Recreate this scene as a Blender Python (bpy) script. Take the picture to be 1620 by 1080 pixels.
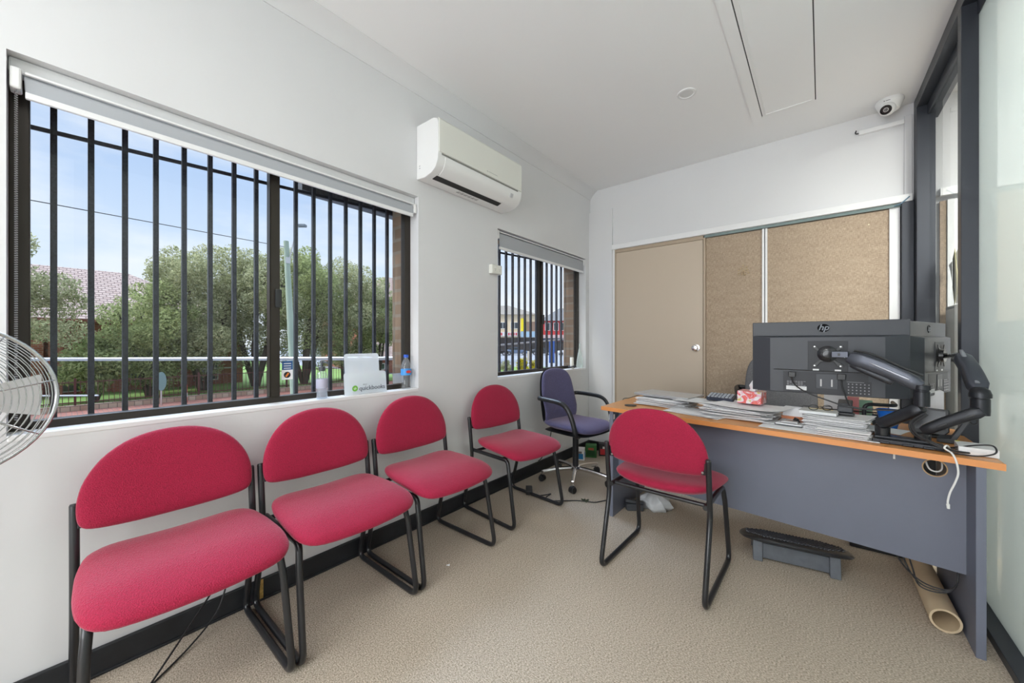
import bpy, bmesh, math, random
import numpy as np
from math import sin, cos, pi, radians, atan2, sqrt
from mathutils import Vector, Matrix, Euler
random.seed(7)
for o in list(bpy.data.objects): bpy.data.objects.remove(o)
S = bpy.context.scene
C = S.collection

# ------------------------------------------------------------------ camera
cam_data = bpy.data.cameras.new('camera')
cam_data.sensor_width = 36.0
cam_data.lens = 595.0 / 1620.0 * 36.0
cam_data.clip_start = 0.02
cam_data.clip_end = 600
cam = bpy.data.objects.new('camera', cam_data)
C.objects.link(cam)
cam.location = (0, 0, 1.2)
cam.rotation_euler = (radians(90), 0, radians(39.47))
S.camera = cam
S.view_settings.view_transform = 'Standard'
S.view_settings.look = 'None'
S.view_settings.gamma = 1
S.view_settings.exposure = 0.34
try: S.view_settings.use_curve_mapping = False
except Exception: pass

# ------------------------------------------------------------------ sky
W = bpy.data.worlds.new('sky'); S.world = W; W.use_nodes = True
nt = W.node_tree; nt.nodes.clear()
def WN(t, **k):
    n = nt.nodes.new(t)
    for a, b in k.items(): setattr(n, a, b)
    return n
tc = WN('ShaderNodeTexCoord'); sep = WN('ShaderNodeSeparateXYZ')
nt.links.new(tc.outputs['Generated'], sep.inputs[0])
ramp = WN('ShaderNodeValToRGB'); cr = ramp.color_ramp
cr.elements[0].position = 0.0; cr.elements[0].color = (0.74, 0.79, 0.86, 1)
cr.elements[1].position = 0.75; cr.elements[1].color = (0.30, 0.46, 0.76, 1)
e = cr.elements.new(0.16); e.color = (0.56, 0.68, 0.85, 1)
e = cr.elements.new(0.34); e.color = (0.39, 0.54, 0.80, 1)
nt.links.new(sep.outputs['Z'], ramp.inputs[0])
mp = WN('ShaderNodeMapping'); mp.inputs['Scale'].default_value = (1.0, 1.0, 3.2)
mp.inputs['Location'].default_value = (0.35, 0.2, 0.1)
nt.links.new(tc.outputs['Generated'], mp.inputs[0])
nz = WN('ShaderNodeTexNoise'); nz.inputs['Scale'].default_value = 2.3; nz.inputs['Detail'].default_value = 7; nz.inputs['Roughness'].default_value = 0.55
nt.links.new(mp.outputs[0], nz.inputs[0])
r2 = WN('ShaderNodeValToRGB'); r2.color_ramp.elements[0].position = 0.40; r2.color_ramp.elements[0].color = (0.08, 0.08, 0.08, 1)
r2.color_ramp.elements[1].position = 0.64; r2.color_ramp.elements[1].color = (0.9, 0.9, 0.9, 1)
nt.links.new(nz.outputs['Fac'], r2.inputs[0])
mixc = WN('ShaderNodeMix', data_type='RGBA'); mixc.inputs['B'].default_value = (0.80, 0.83, 0.87, 1)
nt.links.new(r2.outputs[0], mixc.inputs['Factor']); nt.links.new(ramp.outputs[0], mixc.inputs['A'])
# glow added high in the unseen sky on the window side, brightens the sills
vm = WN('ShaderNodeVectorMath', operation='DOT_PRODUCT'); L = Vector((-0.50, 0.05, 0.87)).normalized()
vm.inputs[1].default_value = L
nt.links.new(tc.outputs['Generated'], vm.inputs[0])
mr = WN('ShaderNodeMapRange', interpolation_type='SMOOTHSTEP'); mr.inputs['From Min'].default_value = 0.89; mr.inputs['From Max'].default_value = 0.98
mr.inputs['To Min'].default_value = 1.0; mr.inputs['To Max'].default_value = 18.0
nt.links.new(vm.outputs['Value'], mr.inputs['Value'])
bg = WN('ShaderNodeBackground'); out = WN('ShaderNodeOutputWorld')
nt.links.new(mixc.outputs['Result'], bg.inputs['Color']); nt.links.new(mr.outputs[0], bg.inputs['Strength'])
nt.links.new(bg.outputs[0], out.inputs[0])

sun_d = bpy.data.lights.new('sun', 'SUN'); sun_d.energy = 2.4; sun_d.angle = radians(12); sun_d.color = (1, 0.95, 0.88)
sun = bpy.data.objects.new('sun', sun_d); C.objects.link(sun); sun.rotation_euler = (radians(38), radians(-22), 0)  # from behind the building, over the roof

def area(name, loc, rot, sx, sy, power, col=(1, 1, 1), parent=None):
    d = bpy.data.lights.new(name, 'AREA'); d.shape = 'RECTANGLE'; d.size = sx; d.size_y = sy; d.energy = power; d.color = col
    o = bpy.data.objects.new(name, d); C.objects.link(o); o.location = loc; o.rotation_euler = rot
    if parent: o.parent = parent
    return o
ROOM_LIGHT = 13; NEXT_LIGHT = 130; SHOPFRONT_FILL = 80  # strengths of the added lamps and the shopfront fill

# ------------------------------------------------------------------ materials
def srgb(r, g, b):
    f = lambda c: ((c/255+0.055)/1.055)**2.4 if c > 10 else c/255/12.92
    return (f(r), f(g), f(b), 1)
MC = {}
def mat(name, col, rough=0.5, metal=0.0, noise=0.0, nscale=30, bump=0.0, bscale=200, sheen=0.0, coat=0.0, spec=None, alpha=None, trans=0.0, emis=None, estr=0, var=None, btype='noise', coords='Object'):
    if name in MC: return MC[name]
    m = bpy.data.materials.new(name); m.use_nodes = True; n = m.node_tree; b = n.nodes['Principled BSDF']
    b.inputs['Base Color'].default_value = col; b.inputs['Roughness'].default_value = rough; b.inputs['Metallic'].default_value = metal
    if spec is not None: b.inputs['Specular IOR Level'].default_value = spec
    if sheen: b.inputs['Sheen Weight'].default_value = sheen; b.inputs['Sheen Roughness'].default_value = 0.4; b.inputs['Sheen Tint'].default_value = (1, 0.75, 0.8, 1)
    if coat: b.inputs['Coat Weight'].default_value = coat; b.inputs['Coat Roughness'].default_value = 0.08
    if trans: b.inputs['Transmission Weight'].default_value = trans
    if alpha is not None: b.inputs['Alpha'].default_value = alpha
    if emis: b.inputs['Emission Color'].default_value = emis; b.inputs['Emission Strength'].default_value = estr
    t = n.nodes.new('ShaderNodeTexCoord')
    def co(sc):
        mpn = n.nodes.new('ShaderNodeMapping'); mpn.inputs['Scale'].default_value = (sc, sc, sc) if not isinstance(sc, tuple) else sc
        n.links.new(t.outputs[coords], mpn.inputs[0]); return mpn.outputs[0]
    if noise:
        z = n.nodes.new('ShaderNodeTexNoise'); z.inputs['Scale'].default_value = 1; z.inputs['Detail'].default_value = 4
        n.links.new(co(nscale), z.inputs[0])
        mx = n.nodes.new('ShaderNodeMix'); mx.data_type = 'RGBA'
        a = [max(0, c*(1-noise)) for c in col[:3]]; d = [min(1, c*(1+noise)) for c in col[:3]]
        if var: d = list(var[:3]); a = list(col[:3])
        mx.inputs['A'].default_value = (*a, 1); mx.inputs['B'].default_value = (*d, 1)
        cr_ = n.nodes.new('ShaderNodeMapRange'); cr_.inputs['From Min'].default_value = 0.3; cr_.inputs['From Max'].default_value = 0.7
        n.links.new(z.outputs['Fac'], cr_.inputs['Value']); n.links.new(cr_.outputs[0], mx.inputs['Factor']); n.links.new(mx.outputs['Result'], b.inputs['Base Color'])
    if bump:
        if btype == 'voronoi': z = n.nodes.new('ShaderNodeTexVoronoi'); o_ = 'Distance'
        else: z = n.nodes.new('ShaderNodeTexNoise'); o_ = 'Fac'
        z.inputs['Scale'].default_value = 1
        n.links.new(co(bscale), z.inputs['Vector']); bp = n.nodes.new('ShaderNodeBump'); bp.inputs['Strength'].default_value = bump; bp.inputs['Distance'].default_value = 0.002
        n.links.new(z.outputs[o_], bp.inputs['Height']); n.links.new(bp.outputs[0], b.inputs['Normal'])
    MC[name] = m
    return m
def brick_mat(name, c1, c2, mortar, bw=0.24, bh=0.086, ms=0.012, axes='YZ', bias=0.0, rough=0.85):
    if name in MC: return MC[name]
    m = bpy.data.materials.new(name); m.use_nodes = True; n = m.node_tree; b = n.nodes['Principled BSDF']; b.inputs['Roughness'].default_value = rough
    t = n.nodes.new('ShaderNodeTexCoord'); s = n.nodes.new('ShaderNodeSeparateXYZ'); c = n.nodes.new('ShaderNodeCombineXYZ')
    n.links.new(t.outputs['Object'], s.inputs[0]); n.links.new(s.outputs[axes[0]], c.inputs[0]); n.links.new(s.outputs[axes[1]], c.inputs[1])
    k = n.nodes.new('ShaderNodeTexBrick'); k.inputs['Scale'].default_value = 1; k.inputs['Brick Width'].default_value = bw; k.inputs['Row Height'].default_value = bh
    k.inputs['Mortar Size'].default_value = ms; k.inputs['Mortar Smooth'].default_value = 0.2; k.inputs['Bias'].default_value = bias
    k.inputs['Color1'].default_value = c1; k.inputs['Color2'].default_value = c2; k.inputs['Mortar'].default_value = mortar
    n.links.new(c.outputs[0], k.inputs[0]); n.links.new(k.outputs[0], b.inputs['Base Color'])
    MC[name] = m; return m
def glass_mat(name, tint=(1, 1, 1, 1), refl=1.0, rough=0.0, haze=0.0, hazecol=(0.9, 0.9, 0.9, 1)):
    m = bpy.data.materials.new(name); m.use_nodes = True; n = m.node_tree; n.nodes.clear()
    o = n.nodes.new('ShaderNodeOutputMaterial'); tr = n.nodes.new('ShaderNodeBsdfTransparent'); tr.inputs[0].default_value = tint
    gl = n.nodes.new('ShaderNodeBsdfGlossy'); gl.inputs['Roughness'].default_value = rough
    fr = n.nodes.new('ShaderNodeFresnel'); fr.inputs[0].default_value = 1.45
    ge = n.nodes.new('ShaderNodeNewGeometry'); iv = n.nodes.new('ShaderNodeMath'); iv.operation = 'SUBTRACT'; iv.inputs[0].default_value = 1.0; n.links.new(ge.outputs['Backfacing'], iv.inputs[1])
    m0 = n.nodes.new('ShaderNodeMath'); m0.operation = 'MULTIPLY'; m0.inputs[1].default_value = refl; n.links.new(fr.outputs[0], m0.inputs[0])
    mu = n.nodes.new('ShaderNodeMath'); mu.operation = 'MULTIPLY'; n.links.new(m0.outputs[0], mu.inputs[0]); n.links.new(iv.outputs[0], mu.inputs[1])
    base = tr.outputs[0]
    if haze:
        df = n.nodes.new('ShaderNodeBsdfDiffuse'); df.inputs[0].default_value = hazecol
        tl = n.nodes.new('ShaderNodeBsdfTranslucent'); tl.inputs[0].default_value = hazecol
        h = n.nodes.new('ShaderNodeMixShader'); h.inputs[0].default_value = 0.5; n.links.new(df.outputs[0], h.inputs[1]); n.links.new(tl.outputs[0], h.inputs[2])
        h2 = n.nodes.new('ShaderNodeMixShader'); h2.inputs[0].default_value = haze; n.links.new(tr.outputs[0], h2.inputs[1]); n.links.new(h.outputs[0], h2.inputs[2]); base = h2.outputs[0]
    mx = n.nodes.new('ShaderNodeMixShader'); n.links.new(mu.outputs[0], mx.inputs[0]); n.links.new(base, mx.inputs[1]); n.links.new(gl.outputs[0], mx.inputs[2])
    n.links.new(mx.outputs[0], o.inputs[0]); MC[name] = m; return m

WALL = mat('painted_wall', (0.70, 0.70, 0.705, 1), 0.55, noise=0.015, nscale=2, bump=0.12, bscale=60)
CEIL = mat('painted_ceiling', (0.86, 0.86, 0.86, 1), 0.7)
WHITE = mat('white_gloss_paint', (0.80, 0.80, 0.80, 1), 0.35)
PLASTIC = mat('white_plastic', (0.80, 0.80, 0.79, 1), 0.3)
CREAMP = mat('cream_plastic', srgb(228, 228, 220), 0.3)
BLACKM = mat('black_powder_metal', (0.012, 0.013, 0.016, 1), 0.32, metal=0.0, coat=0.3)
BARM = mat('speckled_black_bar', (0.005, 0.006, 0.011, 1), 0.5, noise=0.7, nscale=160, var=(0.04, 0.045, 0.065, 1))
FRAME = mat('bronze_window_metal', srgb(50, 44, 38), 0.35, metal=0.4)
PFRAME = mat('charcoal_partition_metal', srgb(58, 61, 68), 0.4, metal=0.3)
BASEB = mat('black_skirting', (0.016, 0.018, 0.022, 1), 0.5, noise=0.4, nscale=8, bump=0.3, bscale=15)
FABRIC = mat('crimson_fabric', srgb(157, 14, 56), 0.85, noise=0.22, nscale=300, bump=0.7, bscale=260, sheen=0.35, btype='voronoi')
PURPLE = mat('purple_blue_fabric', srgb(84, 82, 116), 0.9, noise=0.4, nscale=300, bump=0.5, bscale=300, sheen=0.35, btype='voronoi')
GREYFAB = mat('grey_mesh_fabric', srgb(105, 105, 108), 0.9, noise=0.4, nscale=300)
BLACKP = mat('black_plastic', (0.017, 0.018, 0.02, 1), 0.38)
BLACKG = mat('black_gloss_plastic', (0.016, 0.017, 0.02, 1), 0.18)
MONM = mat('charcoal_monitor_plastic', srgb(54, 57, 64), 0.42, bump=0.1, bscale=700)
MOND = mat('dark_monitor_plastic', srgb(40, 42, 48), 0.5)
ARMM = mat('gunmetal_arm', srgb(74, 77, 86), 0.3, metal=0.55)
ARMD = mat('dark_arm_metal', srgb(42, 44, 49), 0.34, metal=0.4)
CHROME = mat('chrome', (0.75, 0.75, 0.76, 1), 0.15, metal=1.0)
STEEL = mat('brushed_steel', (0.55, 0.55, 0.56, 1), 0.3, metal=1.0)
BEECH = mat('beech_laminate', srgb(214, 148, 84), 0.35, noise=0.06, nscale=(6, 60, 60), coat=0.15)
BEECHE = mat('beech_edge', srgb(220, 146, 84), 0.4)
DESKG = mat('slate_laminate', srgb(108, 113, 128), 0.5, noise=0.03, nscale=6)
PAPER = mat('paper', (0.88, 0.88, 0.89, 1), 0.75)
PAPER2 = mat('off_white_paper', (0.76, 0.77, 0.78, 1), 0.75)
DOORM = mat('beige_door_paint', srgb(196, 180, 160), 0.4)
BEIGET = mat('beige_trim', srgb(178, 160, 138), 0.45)
SILVER = mat('laptop_silver', (0.55, 0.56, 0.58, 1), 0.35, metal=0.7)
BEIGETUBE = mat('cardboard_tube', srgb(206, 186, 154), 0.7, noise=0.05, nscale=12)
RUBBER = mat('grey_rubber', srgb(66, 69, 74), 0.45, noise=0.1, nscale=20)
CLEARP = glass_mat('clear_plastic', (0.93, 0.95, 0.97, 1), 1.6, 0.05, 0.12)
PANE = glass_mat('window_glass', (0.97, 0.98, 0.98, 1), 0.8)
CLEARPANE = glass_mat('clear_partition_glass', (0.95, 0.97, 0.96, 1), 1.0)
BLIND = mat('grey_blind_fabric', srgb(172, 175, 180), 0.8, bump=0.1, bscale=900)

# carpet: fine looped weave with tile joins and soft soiling
def carpet():
    m = bpy.data.materials.new('beige_carpet'); m.use_nodes = True; n = m.node_tree; b = n.nodes['Principled BSDF']; b.inputs['Roughness'].default_value = 0.95
    b.inputs['Specular IOR Level'].default_value = 0.15
    t = n.nodes.new('ShaderNodeTexCoord')
    def mapn(s): q = n.nodes.new('ShaderNodeMapping'); q.inputs['Scale'].default_value = s; n.links.new(t.outputs['Object'], q.inputs[0]); return q.outputs[0]
    f = n.nodes.new('ShaderNodeTexNoise'); f.inputs['Scale'].default_value = 1; f.inputs['Detail'].default_value = 3; n.links.new(mapn((150, 240, 100)), f.inputs[0])
    g = n.nodes.new('ShaderNodeTexNoise'); g.inputs['Scale'].default_value = 1.6; g.inputs['Detail'].default_value = 6; n.links.new(t.outputs['Object'], g.inputs[0])
    v = n.nodes.new('ShaderNodeTexVoronoi'); v.inputs['Scale'].default_value = 1; n.links.new(mapn((190, 240, 190)), v.inputs['Vector'])
    k = n.nodes.new('ShaderNodeTexBrick'); k.offset = 0; k.inputs['Scale'].default_value = 1; k.inputs['Brick Width'].default_value = 0.5; k.inputs['Row Height'].default_value = 0.5
    k.inputs['Mortar Size'].default_value = 0.0025; k.inputs['Color1'].default_value = k.inputs['Color2'].default_value = (1, 1, 1, 1); k.inputs['Mortar'].default_value = (0.95, 0.95, 0.95, 1)
    n.links.new(t.outputs['Object'], k.inputs[0])
    r = n.nodes.new('ShaderNodeValToRGB'); r.color_ramp.elements[0].position = 0.3; r.color_ramp.elements[0].color = srgb(136, 124, 107); r.color_ramp.elements[1].position = 0.72; r.color_ramp.elements[1].color = srgb(226, 213, 195)
    n.links.new(f.outputs['Fac'], r.inputs[0])
    r3 = n.nodes.new('ShaderNodeMapRange'); r3.inputs['From Min'].default_value = 0.3; r3.inputs['From Max'].default_value = 0.7; r3.inputs['To Min'].default_value = 0.92; r3.inputs['To Max'].default_value = 1.03
    n.links.new(g.outputs['Fac'], r3.inputs['Value'])
    m1 = n.nodes.new('ShaderNodeMix'); m1.data_type = 'RGBA'; m1.blend_type = 'MULTIPLY'; m1.inputs['Factor'].default_value = 1
    n.links.new(r.outputs[0], m1.inputs['A']); n.links.new(r3.outputs[0], m1.inputs['B'])
    m2 = n.nodes.new('ShaderNodeMix'); m2.data_type = 'RGBA'; m2.blend_type = 'MULTIPLY'; m2.inputs['Factor'].default_value = 1
    n.links.new(m1.outputs['Result'], m2.inputs['A']); n.links.new(k.outputs[0], m2.inputs['B']); n.links.new(m2.outputs['Result'], b.inputs['Base Color'])
    bp = n.nodes.new('ShaderNodeBump'); bp.inputs['Strength'].default_value = 0.25; bp.inputs['Distance'].default_value = 0.002; n.links.new(v.outputs['Distance'], bp.inputs['Height']); n.links.new(bp.outputs[0], b.inputs['Normal'])
    return m
CARPET = carpet()
def pinboard_mat():
    m = bpy.data.materials.new('woven_pinboard'); m.use_nodes = True; n = m.node_tree; b = n.nodes['Principled BSDF']; b.inputs['Roughness'].default_value = 0.95; b.inputs['Specular IOR Level'].default_value = 0.1
    t = n.nodes.new('ShaderNodeTexCoord')
    def nz(s, d=3):
        q = n.nodes.new('ShaderNodeMapping'); q.inputs['Scale'].default_value = s; n.links.new(t.outputs['Object'], q.inputs[0])
        f = n.nodes.new('ShaderNodeTexNoise'); f.inputs['Scale'].default_value = 1; f.inputs['Detail'].default_value = d; n.links.new(q.outputs[0], f.inputs[0]); return f.outputs['Fac']
    a = nz((260, 60, 40)); c = nz((50, 60, 220)); d = nz((6, 6, 22), 5)
    s1 = n.nodes.new('ShaderNodeMath'); s1.operation = 'ADD'; n.links.new(a, s1.inputs[0]); n.links.new(c, s1.inputs[1])
    s2 = n.nodes.new('ShaderNodeMath'); s2.operation = 'MULTIPLY_ADD'; s2.inputs[1].default_value = 0.35; n.links.new(d, s2.inputs[0]); n.links.new(s1.outputs[0], s2.inputs[2])
    r = n.nodes.new('ShaderNodeValToRGB'); r.color_ramp.elements[0].position = 0.0; r.color_ramp.elements[1].position = 1.0
    mr_ = n.nodes.new('ShaderNodeMapRange'); mr_.inputs['From Min'].default_value = 0.8; mr_.inputs['From Max'].default_value = 1.55; n.links.new(s2.outputs[0], mr_.inputs['Value'])
    r.color_ramp.elements[0].color = srgb(140, 121, 104); r.color_ramp.elements[1].color = srgb(200, 181, 158)
    n.links.new(mr_.outputs[0], r.inputs[0]); n.links.new(r.outputs[0], b.inputs['Base Color'])
    return m
PINB = pinboard_mat()
def frosted():
    m = bpy.data.materials.new('frosted_green_glass'); m.use_nodes = True; n = m.node_tree; n.nodes.clear()
    o = n.nodes.new('ShaderNodeOutputMaterial')
    d = n.nodes.new('ShaderNodeBsdfDiffuse'); d.inputs[0].default_value = srgb(226, 232, 230)
    t = n.nodes.new('ShaderNodeBsdfTranslucent'); t.inputs[0].default_value = srgb(226, 233, 231)
    h = n.nodes.new('ShaderNodeMixShader'); h.inputs[0].default_value = 0.45; n.links.new(d.outputs[0], h.inputs[1]); n.links.new(t.outputs[0], h.inputs[2])
    g = n.nodes.new('ShaderNodeBsdfGlossy'); g.inputs['Roughness'].default_value = 0.03
    fr = n.nodes.new('ShaderNodeFresnel'); fr.inputs[0].default_value = 1.45; ge = n.nodes.new('ShaderNodeNewGeometry'); iv = n.nodes.new('ShaderNodeMath'); iv.operation = 'SUBTRACT'; iv.inputs[0].default_value = 1.0; n.links.new(ge.outputs['Backfacing'], iv.inputs[1])
    mu = n.nodes.new('ShaderNodeMath'); mu.operation = 'MULTIPLY'; n.links.new(fr.outputs[0], mu.inputs[0]); n.links.new(iv.outputs[0], mu.inputs[1])
    x = n.nodes.new('ShaderNodeMixShader'); n.links.new(mu.outputs[0], x.inputs[0]); n.links.new(h.outputs[0], x.inputs[1]); n.links.new(g.outputs[0], x.inputs[2])
    n.links.new(x.outputs[0], o.inputs[0]); return m
FROST = frosted()
def leaf_mat(name, c1, c2):
    m = bpy.data.materials.new(name); m.use_nodes = True; n = m.node_tree; n.nodes.clear()
    o = n.nodes.new('ShaderNodeOutputMaterial'); g = n.nodes.new('ShaderNodeNewGeometry')
    r = n.nodes.new('ShaderNodeValToRGB'); r.color_ramp.elements[0].color = c1; r.color_ramp.elements[1].color = c2; n.links.new(g.outputs['Random Per Island'], r.inputs[0])
    d = n.nodes.new('ShaderNodeBsdfDiffuse'); t = n.nodes.new('ShaderNodeBsdfTranslucent'); n.links.new(r.outputs[0], d.inputs[0]); n.links.new(r.outputs[0], t.inputs[0])
    x = n.nodes.new('ShaderNodeMixShader'); x.inputs[0].default_value = 0.35; n.links.new(d.outputs[0], x.inputs[1]); n.links.new(t.outputs[0], x.inputs[2]); n.links.new(x.outputs[0], o.inputs[0]); return m
LEAF1 = leaf_mat('grey_green_leaf', srgb(120, 126, 86), srgb(210, 210, 168))
LEAF2 = leaf_mat('fresh_green_leaf', srgb(112, 124, 78), srgb(196, 204, 146))
LEAFY = leaf_mat('yellow_leaf', srgb(120, 130, 40), srgb(225, 200, 40))
BARK = mat('bark', srgb(74, 64, 55), 0.9, noise=0.3, nscale=8)

# ------------------------------------------------------------------ mesh builder
class MB:
    def __init__(s): s.v = []; s.f = []; s.mi = []; s.cur = 0
    def add(s, vs, fs):
        n = len(s.v); s.v += [tuple(p) for p in vs]; s.f += [tuple(i+n for i in f) for f in fs]; s.mi += [s.cur]*len(fs); return s
    def box(s, c, d, rz=0, M=None):
        x, y, z = [q/2 for q in d]
        vs = [Vector((a*x, b*y, e*z)) for a in (-1, 1) for b in (-1, 1) for e in (-1, 1)]
        R = (M if M is not None else Matrix.Rotation(rz, 3, 'Z'))
        vs = [R @ v + Vector(c) for v in vs]
        return s.add(vs, [(0, 1, 3, 2), (4, 6, 7, 5), (0, 4, 5, 1), (2, 3, 7, 6), (0, 2, 6, 4), (1, 5, 7, 3)])
    def bb(s, x0, x1, y0, y1, z0, z1): return s.box(((x0+x1)/2, (y0+y1)/2, (z0+z1)/2), (x1-x0, y1-y0, z1-z0))
    def cyl(s, p0, p1, r0, r1=None, n=20, cap=True):
        r1 = r0 if r1 is None else r1; p0 = Vector(p0); p1 = Vector(p1); d = (p1-p0).normalized()
        a = d.orthogonal().normalized(); b = d.cross(a)
        vs = [p0+(a*cos(2*pi*i/n)+b*sin(2*pi*i/n))*r0 for i in range(n)]+[p1+(a*cos(2*pi*i/n)+b*sin(2*pi*i/n))*r1 for i in range(n)]
        fs = [(i, (i+1) % n, n+(i+1) % n, n+i) for i in range(n)]
        if cap: fs += [tuple(range(n))[::-1], tuple(range(n, 2*n))]
        return s.add(vs, fs)
    def tube(s, pts, r, n=10, closed=False, flat=1.0, up=None):
        P = [Vector(p) for p in pts]; N = len(P); vs = []; prev = None
        for i, p in enumerate(P):
            if closed: t = (P[(i+1) % N]-P[i-1]).normalized()
            else: t = (P[min(i+1, N-1)]-P[max(i-1, 0)]).normalized()
            if prev is None:
                a = Vector(up) if up is not None else t.orthogonal()
                a = (a-t*a.dot(t)).normalized()
            else:
                a = prev-t*prev.dot(t); a = a.normalized() if a.length > 1e-6 else t.orthogonal().normalized()
            prev = a; b = t.cross(a); rr = r[i] if isinstance(r, (list, tuple)) else r
            vs += [p+(a*cos(2*pi*k/n)+b*sin(2*pi*k/n)*flat)*rr for k in range(n)]
        fs = []
        for i in range(N if closed else N-1):
            j = (i+1) % N
            fs += [(i*n+k, i*n+(k+1) % n, j*n+(k+1) % n, j*n+k) for k in range(n)]
        if not closed: fs += [tuple(range(n))[::-1], tuple(range((N-1)*n, N*n))]
        return s.add(vs, fs)
    def lathe(s, prof, n=28, c=(0, 0, 0), M=None, cap=True):
        vs = []; M = M if M is not None else Matrix.Identity(3)
        for r, z in prof:
            vs += [M @ Vector((r*cos(2*pi*k/n), r*sin(2*pi*k/n), z))+Vector(c) for k in range(n)]
        fs = []
        for i in range(len(prof)-1): fs += [(i*n+k, i*n+(k+1) % n, (i+1)*n+(k+1) % n, (i+1)*n+k) for k in range(n)]
        if cap: fs += [tuple(range(n))[::-1], tuple(range((len(prof)-1)*n, len(prof)*n))]
        return s.add(vs, fs)
    def prism(s, poly, z0, z1, M=None, off=(0, 0, 0)):
        n = len(poly); M = M if M is not None else Matrix.Identity(3); o = Vector(off)
        vs = [M @ Vector((x, y, z0))+o for x, y in poly]+[M @ Vector((x, y, z1))+o for x, y in poly]
        return s.add(vs, [(i, (i+1) % n, n+(i+1) % n, n+i) for i in range(n)]+[tuple(range(n))[::-1], tuple(range(n, 2*n))])
    def cushion(s, outline, th, fn, rings=9, p=3.0):
        # outline: closed 2-D loop; fn(u, v, w) -> 3-D point, w = signed thickness
        N = len(outline); cx = sum(a for a, b in outline)/N; cy = sum(b for a, b in outline)/N; vs = []
        tt = [i/(rings) for i in range(rings+1)]
        lev = [(sin(q*pi/2), 1) for q in tt[1:]][::1]
        seq = [(sin(q*pi/2), max(0, 1-sin(q*pi/2)**p)**(1/2.2)) for q in tt]
        top = seq[1:]; bot = seq[1:-1][::-1]
        allr = [(a, w) for a, w in top]+[(a, -w) for a, w in bot]
        vs.append(fn(cx, cy, th/2))
        for a, w in allr: vs += [fn(cx+(x-cx)*a, cy+(y-cy)*a, w*th/2) for x, y in outline]
        vs.append(fn(cx, cy, -th/2)); R = len(allr); fs = []
        fs += [(0, 1+k, 1+(k+1) % N) for k in range(N)]
        for i in range(R-1): fs += [(1+i*N+k, 1+(i+1)*N+k, 1+(i+1)*N+(k+1) % N, 1+i*N+(k+1) % N) for k in range(N)]
        l = 1+(R-1)*N; fs += [(l+k, len(vs)-1, l+(k+1) % N) for k in range(N)]
        return s.add(vs, fs)
    def build(s, name, m, parent=None, smooth=True, bevel=0, seg=2, sub=0, ang=38):
        me = bpy.data.meshes.new(name); me.from_pydata(s.v, [], s.f); me.update()
        bm = bmesh.new(); bm.from_mesh(me); bmesh.ops.recalc_face_normals(bm, faces=bm.faces); bm.to_mesh(me); bm.free()
        for q in (m if isinstance(m, (list, tuple)) else [m]): me.materials.append(q)
        if isinstance(m, (list, tuple)): me.polygons.foreach_set('material_index', s.mi)
        if smooth: me.shade_smooth(); me.set_sharp_from_angle(angle=radians(ang))
        o = bpy.data.objects.new(name, me); C.objects.link(o)
        if parent: o.parent = parent
        if bevel:
            b = o.modifiers.new('bevel', 'BEVEL'); b.width = bevel; b.segments = seg; b.limit_method = 'ANGLE'; b.angle_limit = radians(40)
            if smooth: b.harden_normals = True
        return o
def spline(pts, n=8, closed=False):
    P = [Vector(p) for p in pts]; N = len(P); out = []
    rng = range(N) if closed else range(N-1)
    for i in rng:
        if closed: a, b, c, d = P[i-1], P[i], P[(i+1) % N], P[(i+2) % N]
        else: a, b, c, d = P[max(i-1, 0)], P[i], P[i+1], P[min(i+2, N-1)]
        for k in range(n):
            t = k/n; out.append(0.5*((2*b)+(-a+c)*t+(2*a-5*b+4*c-d)*t*t+(-a+3*b-3*c+d)*t**3))
    if not closed: out.append(P[-1])
    return out
def fillet(pts, r, n=5):
    P = [Vector(p) for p in pts]; out = [P[0]]
    for i in range(1, len(P)-1):
        a, b, c = P[i-1], P[i], P[i+1]; d1 = (a-b); d2 = (c-b); rr = min(r, d1.length*0.45, d2.length*0.45)
        p = b+d1.normalized()*rr; q = b+d2.normalized()*rr
        for k in range(n+1):
            t = k/n; out.append(p*(1-t)**2+b*2*t*(1-t)+q*t*t)
    out.append(P[-1]); return out
def tag(o, label, cat, group=None, kind=None):
    if label: o['label'] = label
    if cat: o['category'] = cat
    if group: o['group'] = group
    if kind: o['kind'] = kind
    return o
def thing(name, label, cat, loc=(0, 0, 0), rz=0, group=None, kind=None):
    o = bpy.data.objects.new(name, None); o.empty_display_size = 0.1; C.objects.link(o); o.location = loc; o.rotation_euler = (0, 0, rz)
    return tag(o, label, cat, group, kind)
def struct(name, label, cat, mb=None, m=None, **k):
    if mb is None: o = thing(name, label, cat)
    else: o = mb.build(name, m, **k); tag(o, label, cat)
    o['kind'] = 'structure'; return o
def dup(o, parent=None):
    c = o.copy(); C.objects.link(c)
    if parent: c.parent = parent
    for ch in [x for x in bpy.data.objects if x.parent == o]: dup(ch, c)
    return c
def text_mesh(body, size, depth=0.0004, shear=0.0, bold=0.0):
    cu = bpy.data.curves.new('t', 'FONT'); cu.body = body; cu.size = size; cu.extrude = depth; cu.shear = shear; cu.offset = bold; cu.align_x = 'CENTER'; cu.align_y = 'CENTER'; cu.resolution_u = 3
    o = bpy.data.objects.new('t', cu); C.objects.link(o); bpy.context.view_layer.update()
    me = bpy.data.meshes.new_from_object(o.evaluated_get(bpy.context.evaluated_depsgraph_get()))
    bpy.data.objects.remove(o); return me
def text(name, body, size, m, loc, rot, parent=None, **k):
    me = text_mesh(body, size, **k); me.materials.clear(); me.materials.append(m)
    o = bpy.data.objects.new(name, me); C.objects.link(o); o.location = loc; o.rotation_euler = rot
    if parent: o.parent = parent
    return o

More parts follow.
